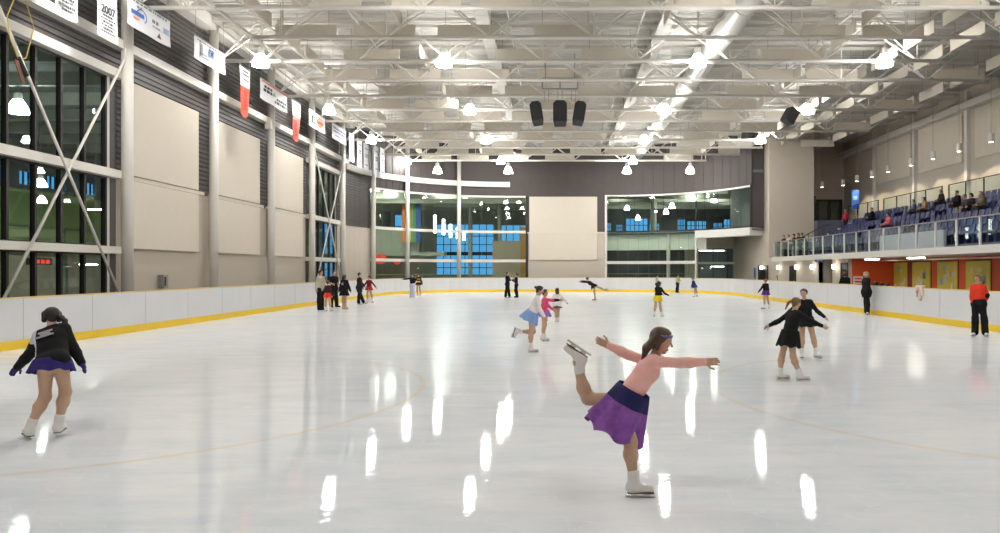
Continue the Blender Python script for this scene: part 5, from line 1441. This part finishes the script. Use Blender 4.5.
    # ---- white top / blue skirt, and two more in the middle
    p = Person('girl in white top and pale blue skirt skating with one leg bent back', at(531, 353), 1.42, face=5, up=(.30, .05, .95), head=dict(up=(.25, 0, 1), face=0, pitch=-.1),
               armL=((.12, .4, -.9), (.45, .3, -.8)), armR=((.2, -.3, -1), (.55, -.15, -.9)), legL=((.12, .1, -1), (-1, .2, -.02)), legR=((-.02, 0, -1), (-.03, 0, -1)), footL=(-.35, .0, -1), footR=(1, 0, 0), anchor=1, vox=.008)
    p.body(bare_leg=M['tights']); p.top(WHT, .010, hem=.035, name='white_top'); p.skirt(SKY, L=.15, r0=.078, r1=.15, axis=(-.5, 0, -.9), waves=7, amp=.12); p.skates(); p.hair(HB, 'bun')
    two = (BLK, lambda s, f: ((f - s.arm[1][1]) @ s.arm[1][3] > .06) & (np.linalg.norm(f - s.arm[1][2], axis=1) < .15))
    p = Person('girl in magenta pink dress with arm outstretched, beyond the girl in white and pale blue', at(543, 341), 1.26, face=-5, up=(.06, 0, 1), head=dict(face=-10),
               armL=((.3, .5, -.8), (.6, .3, -.5)), armR=((.98, -.25, -.10), (1, -.1, .02)), legL=((.08, .1, -1), (-.25, .1, -1)), legR=((.04, 0, -1), (-.03, 0, -1)), footL=(1, 0, 0), footR=(1, 0, 0), vox=.008)
    p.body(bare_leg=M['tights']); p.top(PINK, .009, hem=.035, name='dress_top', two=two); p.skirt(PINK, L=.12, r0=.076, r1=.12, waves=7, amp=.1, m2=cloth((.28, .16, .5))); p.skates(); p.hair(HBR, 'bun')
    p = Person('small girl in white jacket with long dark hair and purple hairband, black gloves', at(557, 322.5), 1.12, face=95, child=True, head=dict(face=95), armL=((-.62, 0, -.8), (-.52, 0, -.9)), armR=((.68, 0, -.7), (.62, 0, -.75)),
               legL=((.02, 0, -1), None), legR=((-.04, .06, -1), (-.05, -.1, -1)), vox=.009)
    p.body(bare_leg=M['tights']); p.top(WHT, .022, hem=.085, legs=True); p.skirt(cloth((.2, .09, .07)), L=.08, r0=.1, r1=.12, start=-.03); p.skates(); p.hair(HBR, 'long', length=.75); p.gloves(BLK); p.band(cloth((.35, .1, .4)))
    # ---- yellow skirt girl with two green helpers
    p = Person('girl in black top and bright yellow skirt skating with both arms out ahead', at(658, 317), 1.30, face=60, up=(.06, 0, 1), child=True, head=dict(face=60), armL=((.45, .5, -.6), (.85, .1, -.55)), armR=((.55, -.1, -.8), (.85, -.1, -.45)),
               legL=((-.14, 0, -1), (-.14, 0, -1)), legR=((.10, 0, -1), (.16, 0, -1)), footL=(.2, .9, 0), footR=(.6, .8, 0), vox=.009)
    p.body(bare_leg=M['tights']); p.top(BLK, .010, hem=.035); p.skirt(YEL, L=.15, r0=.08, r1=.145, waves=7, amp=.08); p.skates(M['boot'], BLK); p.hair(HB, 'long', length=.7)
    p = Person('skater in pale green shirt with arm reaching out, half hidden behind the yellow skirt girl', at(657, 295), 1.40, face=-20, head=dict(face=-20), armL=((.5, .3, -.8), (.8, .1, -.75)), armR=((.55, -.2, -.75), (.85, 0, -.7)), vox=.011)
    p.body(); p.top(PGRN, .014, hem=.06, sleeve=.4); p.trousers(BLK); p.skates(); p.hair(HB, 'short')
    p = Person('skater in pale green shirt and black trousers near the far boards, arms folded', at(677, 293.2), 1.37, face=-50, up=(.05, 0, 1), head=dict(face=-60), armL=((.45, -.3, -.8), (-.5, -.6, -.1)), armR=((-.35, -.3, -.85), (.6, -.6, .0)),
               legL=((.0, 0, -1), (-.1, 0, -1)), legR=((-.08, 0, -1), (-.15, 0, -1)), vox=.011)
    p.body(); p.top(PGRN, .014, hem=.06, sleeve=.5); p.trousers(BLK); p.skates(BLK); p.hair(HB, 'short')
    p = Person('small blonde girl in royal blue dress leaning forward near the far boards', at(696, 297), 1.26, face=150, up=(-.34, .1, .92), child=True, head=dict(face=170), armL=((-.2, -.2, -.9), (-.3, 0, -.9)), armR=((-.1, .3, -.9), (-.3, 0, -.9)),
               legL=((-.05, 0, -1), (-.02, 0, -1)), legR=((.18, 0, -1), (.28, 0, -1)), vox=.010)
    p.body(bare_leg=M['tights']); p.top(cloth((.02, .03, .12)), .009, hem=.035, name='dress_top'); p.skirt(ROYAL, L=.12, r0=.078, r1=.13); p.skates(); p.hair(HDB, 'pony', length=.4)
    # ---- arabesque far
    p = Person('skater in black holding a low arabesque before the far boards, leg and arm stretched', at(595, 300.5), 1.50, face=172, up=(-.80, 0, .55), head=dict(up=(-.3, 0, 1), face=178, pitch=.1), armL=((-1, -.2, .10), (-1, 0, .06)), armR=((-.9, .4, .05), (-1, 0, .12)),
               legL=((-.06, 0, -1), (.14, 0, -1)), legR=((.82, .1, -.30), (.86, 0, -.42)), footR=(.8, 0, -.5), footL=(-1, 0, 0), anchor=-1, vox=.010)
    p.body(bare_leg=M['tights']); p.top(BLK, .010, hem=.035, name='dress_top'); p.skirt(BLK, L=.09, r0=.078, r1=.11, axis=(.5, 0, -.7)); p.skates(M['tights']); p.hair(HBR, 'bun')
    # ---- couple in black by the far boards
    p = Person('adult in plain black tracksuit facing a partner, standing at the far boards', at(507.5, 298), 1.62, face=-20, head=dict(face=-10), armL=((.35, .3, -.7), (.85, .1, .25)), armR=((.2, -.2, -.95), (.8, -.1, .2)),
               legL=((.12, 0, -1), (.10, 0, -1)), legR=((-.12, 0, -1), (-.10, 0, -1)), vox=.011)
    p.body(); p.top(BLK, .016, hem=.06); p.trousers(BLK, .014, .02); p.skates(); p.hair(HBR, 'short')
    p = Person('skater in black with a pink sash facing a taller partner in plain black', at(517, 298), 1.53, face=195, head=dict(face=190), armL=((-.3, -.2, -.75), (-.8, 0, .35)), armR=((-.2, .2, -.9), (-.8, 0, .3)),
               legL=((.04, 0, -1), (.14, 0, -1)), legR=((-.14, 0, -1), (.26, 0, -1)), vox=.011)
    p.body(); p.top(BLK, .010, hem=.02); p.trousers(BLK, .008, .008); p.sash(PINK); p.skates(BLK); p.hair(HBR, 'bun')
    # ---- pair with lavender trousers / yellow vest
    p = Person('skater in black top and lavender trousers with arm stretched toward the boards', at(412.3, 298.6), 1.50, face=-100, head=dict(face=-100), armR=((-.95, .1, -.12), (-.98, 0, -.06)), armL=((.7, .1, -.35), (.85, 0, .05)),
               legL=((.03, 0, -1), None), legR=((-.03, 0, -1), None), vox=.011)
    p.body(); p.top(BLK, .012, hem=-.02); p.sash(PINK); p.trousers(LAV, .014, .016); p.skates(); p.hair(HB, 'bun')
    two = (YEL, lambda s, f: (np.abs((f - s.P) @ s.r) < .088 * s.h) & (((f - s.P) @ s.u) > .03 * s.h) & (((f - s.P) @ s.u) < .25 * s.h))
    p = Person('skater in yellow vest over black sleeves beside lavender trousers', at(419, 295.8), 1.47, face=-95, head=dict(face=-120), armL=((.35, 0, -.9), (.2, -.1, -.95)), armR=((-.45, 0, -.8), (-.3, -.1, -.9)),
               legL=((.05, 0, -1), (.1, 0, -1)), legR=((-.08, 0, -1), (.1, 0, -1)), vox=.011)
    p.body(bare_leg=M['tights']); p.top(BLK, .016, hem=.03, two=two); p.skirt(BLK, L=.10, r0=.08, r1=.12); p.skates(M['tights']); p.hair(HB, 'short')
    # ---- group beside the banner-wall boards
    p = Person('adult in beige sweater and black trousers standing in the group by the boards', at(320.5, 310), 1.76, face=-30, head=dict(face=-10), armL=((.14, .1, -1), (.1, -.1, -1)), armR=((-.14, -.05, -1), (-.05, -.1, -1)), feet='shoe', vox=.010)
    p.body(); p.top(BEI, .024, hem=.06, name='sweater'); p.trousers(BLK, .014, .012); p.skates(BLK, BLK); p.hair(HB, 'short')
    p = Person('child in black top and red skirt beside the adult in beige sweater', at(328, 311.5), 1.28, face=80, child=True, head=dict(face=80), armL=((-.2, .1, -1), None), armR=((.2, .1, -1), (.1, .2, -1)),
               legL=((-.10, 0, -1), (-.06, 0, -1)), legR=((.10, 0, -1), (.10, 0, -1)), vox=.010)
    p.body(bare_leg=M['tights']); p.top(cloth((.03, .018, .02)), .012, hem=.035); p.skirt(cloth((.75, .05, .03)), L=.14, r0=.085, r1=.145); p.skates(); p.hair(HBR, 'bun')
    p = Person('tall adult all in black with bare forearms, behind the child in red skirt', at(334, 307.2), 1.75, face=-40, head=dict(face=-30), armL=((.2, -.2, -.95), (.55, -.6, -.2)), armR=((-.1, -.3, -.95), (.65, -.6, -.15)),
               legL=((.06, 0, -1), None), legR=((-.10, .05, -1), (-.1, .1, -1)), feet='shoe', footR=(.6, -.7, 0), footL=(1, -.3, 0), vox=.010)
    p.body(); p.top(BLK, .018, hem=.07, sleeve=.45); p.trousers(BLK, .016, .014); p.skates(BLK, BLK); p.hair(HB, 'short')
    p = Person('girl with long dark hair in black hooded jacket, seen from behind, bare tan legs', at(344.5, 309.5), 1.52, face=70, head=dict(face=65), armL=((-.28, .1, -1), (-.3, 0, -1)), armR=((.32, .1, -1), (.40, 0, -1)), legL=((.03, 0, -1), (.02, 0, -1)), legR=((.0, 0, -1), (-.02, 0, -1)), vox=.010)
    p.body(bare_leg=M['tights']); p.top(BLK, .026, hem=.06, name='hooded_jacket'); p.skirt(BLK, L=.13, r0=.09, r1=.13, start=.0); p.skates(M['tights']); p.hair(HB, 'long', length=.6)
    c = (p.S[-1] + p.S[1]) / 2 - p.u * .075 * p.h - p.f * .098 * p.h; MB().obox(c, p.r * .045, p.f * .008, p.u * .05).build('back_emblem', cloth((.3, .34, .38)), p.root)
    p = Person('adult in long dark coat stepping beside the girl in maroon dress', at(361, 304.8), 1.60, face=30, head=dict(face=10), armL=((.5, .2, -.8), (.6, .1, -.75)), armR=((.15, -.2, -1), (.5, -.1, -.8)),
               legL=((.22, .05, -1), (.38, .05, -1)), legR=((-.08, -.02, -1), (-.06, 0, -1)), footL=(.9, .2, 0), footR=(.7, .5, 0), vox=.010)
    p.body(); p.top(CH_, .026, hem=.17, legs=True, name='coat'); p.trousers(BLK, .014, .02); p.skates(); p.hair(HB, 'short')
    p = Person('girl in maroon dress with red skirt, arms held out low near the boards', at(370, 303), 1.42, face=-110, head=dict(face=-120), armL=((.62, 0, -.75), (.6, 0, -.8)), armR=((-.45, 0, -.7), (-.75, 0, -.35)),
               legL=((.18, 0, -1), (.26, 0, -1)), legR=((-.10, 0, -1), (-.02, 0, -1)), vox=.010)
    p.body(bare_leg=M['tights']); p.top(MARO, .010, hem=.035, name='dress_top'); p.skirt(cloth((.42, .025, .03)), L=.12, r0=.08, r1=.14); p.skates(); p.hair(HB, 'bun')
    # ---- girl near the stand-side corner
    p = Person('brown haired girl in black top and purple skirt alone near the curving stand side boards', at(766.5, 309), 1.33, face=110, up=(-.03, 0, 1), head=dict(face=140), armL=((-.5, 0, -.85), (-.62, 0, -.8)), armR=((.18, 0, -1), (.02, .2, -1)),
               legL=((-.02, 0, -1), (-.03, 0, -1)), legR=((.13, 0, -1), (.12, 0, -1)), footL=(-.7, .5, 0), footR=(.4, .9, 0), vox=.009)
    p.body(bare_leg=M['tights']); p.top(BLK, .012, hem=.035); p.skirt(PUR, L=.13, r0=.08, r1=.128); p.skates(); p.hair(HDB, 'bun')
    # ---- off the ice
    p = Person('person in black jacket with brown hair standing behind the boards before the orange wall', ((845 - VX) * 33.5 / F, 33.5), 1.74, face=80, feet='shoe', head=dict(face=75), armL=((-.25, .2, -1), (.2, .5, -.6)), armR=((.25, .2, -1), (-.2, .5, -.6)), ground=-.035, vox=.011)
    p.body(); p.top(BLK, .024, hem=.08); p.trousers(CH_); p.skates(BLK, BLK); p.hair(HBR, 'long', length=.4)
    spect = [  # pixel, depth, shirt, hair, label
        (773.5, 50.0, CH_, HB, 'spectator with dark hair in charcoal top leaning on balcony rail beside the tower', -150),
        (779.5, 49.0, cloth((.72, .55, .52)), HBR, 'spectator in pale pink top leaning on balcony rail', -160),
        (785.0, 47.9, BLK, HB, 'spectator with long dark hair and black top, middle of the balcony rail group', 170),
        (790.0, 47.0, cloth((.06, .03, .04)), HB, 'spectator in dark plum top at the balcony rail, next to the seats end', -170),
        (796.5, 45.9, BLK, HBR, 'spectator in black bending forward over the balcony rail', 180)]
    for i, (px, d, m, hm, lb, fc) in enumerate(spect):
        x = max(16.02, (px - VX) * d / F) + .02
        p = Person(lb, (x + .42, d), 1.52, face=fc, up=(-.22 - (.3 if i == 4 else 0), 0, 1), head=dict(face=fc), armL=((-.5, -.2, -.6), (-.75, .2, .05)), armR=((-.5, .2, -.6), (-.75, -.2, .05)), feet='shoe', ground=2.75, vox=.013, group='spectators at the balcony rail')
        p.body(); p.top(m, .018, hem=.05); p.trousers(CH_); p.skates(BLK, BLK); p.hair(hm, 'long' if i in (1, 2, 3) else 'short', length=.4)
    seats = [  # row, depth, shirt, trousers, hair, style, label
        (5, 22.0 * F / (944 - VX), CH_, BLK, HBR, 'long', 'spectator in charcoal sitting in the top seat row before the glass rail'),
        (4, 21.1 * F / (959 - VX), BLK, BLK, HB, 'short', 'spectator in black slouching in the fifth seat row'),
        (4, 21.1 * F / (926 - VX), cloth((.34, .22, .13)), CH_, HB, 'bob', 'spectator in tan brown top beside a blue jacket in the stands'),
        (4, 21.1 * F / (915.5 - VX), cloth((.07, .10, .17)), CH_, HB, 'short', 'spectator in slate blue jacket bending over in the stands'),
        (3, 20.3 * F / (974 - VX), BLK, BLK, HB, 'long', 'spectator in black coat with dark hair on the fourth seat row'),
        (3, 20.3 * F / (984.5 - VX), cloth((.14, .10, .06)), CH_, HDB, 'bob', 'spectator in olive brown coat next to the black coat in the stands'),
        (3, 20.3 * F / (968 - VX), cloth((.05, .05, .06)), cloth((.25, .22, .18)), HBR, 'short', 'spectator with pale trousers beside the black coat in the stands'),
        (2, 19.45 * F / (890.5 - VX), cloth((.60, .12, .13)), CH_, HB, 'short', 'spectator in coral pink sitting alone in the third seat row'),
        (4, 21.1 * F / (873.5 - VX), BLK, BLK, HBR, 'short', 'spectator in black alone at the door end of the stands')]
    for (row, d, m, tm, hm, st, lb) in seats:
        p = Person(lb, (17.75 + .84 * row - .02, d), 1.62, face=180 + random.uniform(-20, 15), up=(-.18, 0, 1), head=dict(face=185), armL=((-.25, -.1, -.9), (-.85, .15, -.3)), armR=((-.25, .1, -.9), (-.85, -.15, -.3)), legL=((-1, -.08, .02), (-.05, 0, -1)), legR=((-1, .08, .02), (-.12, 0, -1)),
                   feet='shoe', anchor='seat', ground=2.95 + .42 * row + .45, vox=.012, group='spectators in the stands')
        p.body(); p.top(m, .02, hem=.05); p.trousers(tm); p.skates(BLK, BLK); p.hair(hm, st, length=.4)
    p = Person('person in bright red top standing at the door end of the seat rows', ((845.5 - VX) * 50.15 / F, 50.15), 1.5, face=-120, feet='shoe', ground=4.63, vox=.012, head=dict(face=-130), armL=((.2, 0, -1), None), armR=((-.2, 0, -1), None))
    p.body(); p.top(cloth((.42, .04, .06)), .018, hem=.06); p.trousers(CH_); p.skates(BLK, BLK); p.hair(HB, 'short')

def clutter():
    # pale coat over the boards
    t = thing('draped_coat', 'pale pink and cream child coat hanging over the stand side boards', 'coat', (BR, 0, 0)); y0 = 13.0 * F / (920 - VX)
    t.location = (BR, y0, 1.2)
    F_ = Field(.011)
    F_.cap((-.035, -.10, -.05), (-.045, -.06, -.40), .05, .065, .05); F_.cap((-.035, .10, -.05), (-.045, .04, -.36), .05, .06, .05)
    F_.cap((-.04, -.12, .035), (-.04, .12, .035), .055, .055, .05); F_.cap((.08, -.12, .04), (.12, .1, .03), .05, .05, .06); F_.cap((-.04, -.16, .0), (-.06, -.26, -.26), .04, .03, .03); F_.cap((-.04, .14, .02), (-.05, .2, -.16), .04, .03, .03)
    V, Q = F_.grid().nets(); mesh_np('fabric', V, Q, cloth((.78, .60, .55)), t)
    F_ = Field(.011); F_.cap((-.105, -.03, -.1), (-.115, -.02, -.3), .03, .025, .02); V, Q = F_.grid().nets(); mesh_np('lining', V, Q, cloth((.40, .28, .14)), t)
    # gloves lying on the cap rail
    for k, (px, s, lb) in enumerate(((876, 1.5, 'big black glove lying on board cap next to the coach'), (881.5, 1.2, 'black glove lying on board cap, second from the coach'), (887.5, 1.1, 'black glove lying on board cap, third from the coach'))):
        y = 13.1 * F / (px - VX); t = thing('glove', lb, 'glove', (13.07, y, 1.2), 0, 'black gloves on the boards')
        F_ = Field(.009); F_.cap((0, -.10 * s, .05 * s), (0, .0, .05 * s), .05 * s, .055 * s, .03)
        for i in range(4): F_.cap((-.045 * s + .03 * i * s, 0, .05 * s), (-.055 * s + .037 * i * s, (.10 + .02 * (i % 3)) * s, .028 * s), .02 * s, .016 * s, .01)
        F_.cap((.05 * s, -.05 * s, .05 * s), (.10 * s, .02 * s, .03 * s), .02 * s, .016 * s, .012)
        F_.grid(); F_.cut((0, 0, .001), (0, 0, 1)); V, Q = F_.nets(); mesh_np('glove_shell', V, Q, M['black'], t)
        MB().tube((0, -.15 * s, .05 * s), (0, -.10 * s, .05 * s), .046 * s, 14, .052 * s).build('cuff', CH_, t)
    # white slatted chair back by the dark door
    t = thing('chair', 'white slatted chair behind the boards before the orange wall', 'chair', ((856.5 - VX) * 34.0 / F, 34.0, -.035))
    for sx in (-.2, .2):
        MB().box(sx - .02, sx + .02, -.2, -.16, 0, 1.5 if False else 1.55).build('leg', M['white'], t); MB().box(sx - .02, sx + .02, .16, .2, 0, .85).build('leg', M['white'], t)
    MB().box(-.22, .22, -.2, .2, .82, .86).build('seat', M['white'], t)
    mb = MB()
    for z in (1.2, 1.35, 1.5): mb.box(-.2, .2, -.195, -.165, z, z + .05)
    mb.build('backrest', M['white'], t)
# ------------------------------------------------------------------ world, camera, build
def world():
    w = bpy.data.worlds.new('dusk'); SC.world = w; w.use_nodes = True
    b = w.node_tree.nodes['Background']; b.inputs[0].default_value = (.10, .40, .80, 1); b.inputs[1].default_value = 1.0
    cam = bpy.data.cameras.new('camera'); co = bpy.data.objects.new('camera', cam); COL.objects.link(co)
    co.location = (0, 0, CH); co.rotation_euler = (math.pi / 2, 0, 0)
    cam.sensor_width = 36; cam.lens = 36 * F / 1000
    cam.shift_x = -(VX - 500) / 1000; cam.shift_y = (HY - 266.5) / 1000; cam.clip_end = 300
    SC.camera = co
    vs = SC.view_settings; vs.view_transform = 'Standard'; vs.look = 'None'; vs.gamma = 1; vs.use_curve_mapping = False
    vs.exposure = 0.15
    cy = SC.cycles
    cy.use_denoising = True; cy.max_bounces = 8; cy.diffuse_bounces = 4; cy.glossy_bounces = 4; cy.transparent_max_bounces = 16
    cy.sample_clamp_indirect = 6; cy.caustics_reflective = False; cy.caustics_refractive = False
    try: cy.denoiser = 'OPENIMAGEDENOISE'
    except Exception: pass
import time as _t
for fn in (world, setting, lambda: glazing_flat('window_1', COLY[0], COLY[1], 'big braced window wall with dark frames'),
           lambda: glazing_flat('window_2', COLY[4], COLY[5], 'narrow braced window bay before the corner'), glazing_arc, right_side, roof, baffles, lamps, speakers, banners, rooms, people, clutter):
    t0 = _t.time(); fn(); print('built', getattr(fn, '__name__', ''), round(_t.time() - t0, 1))
bpy.context.view_layer.update()
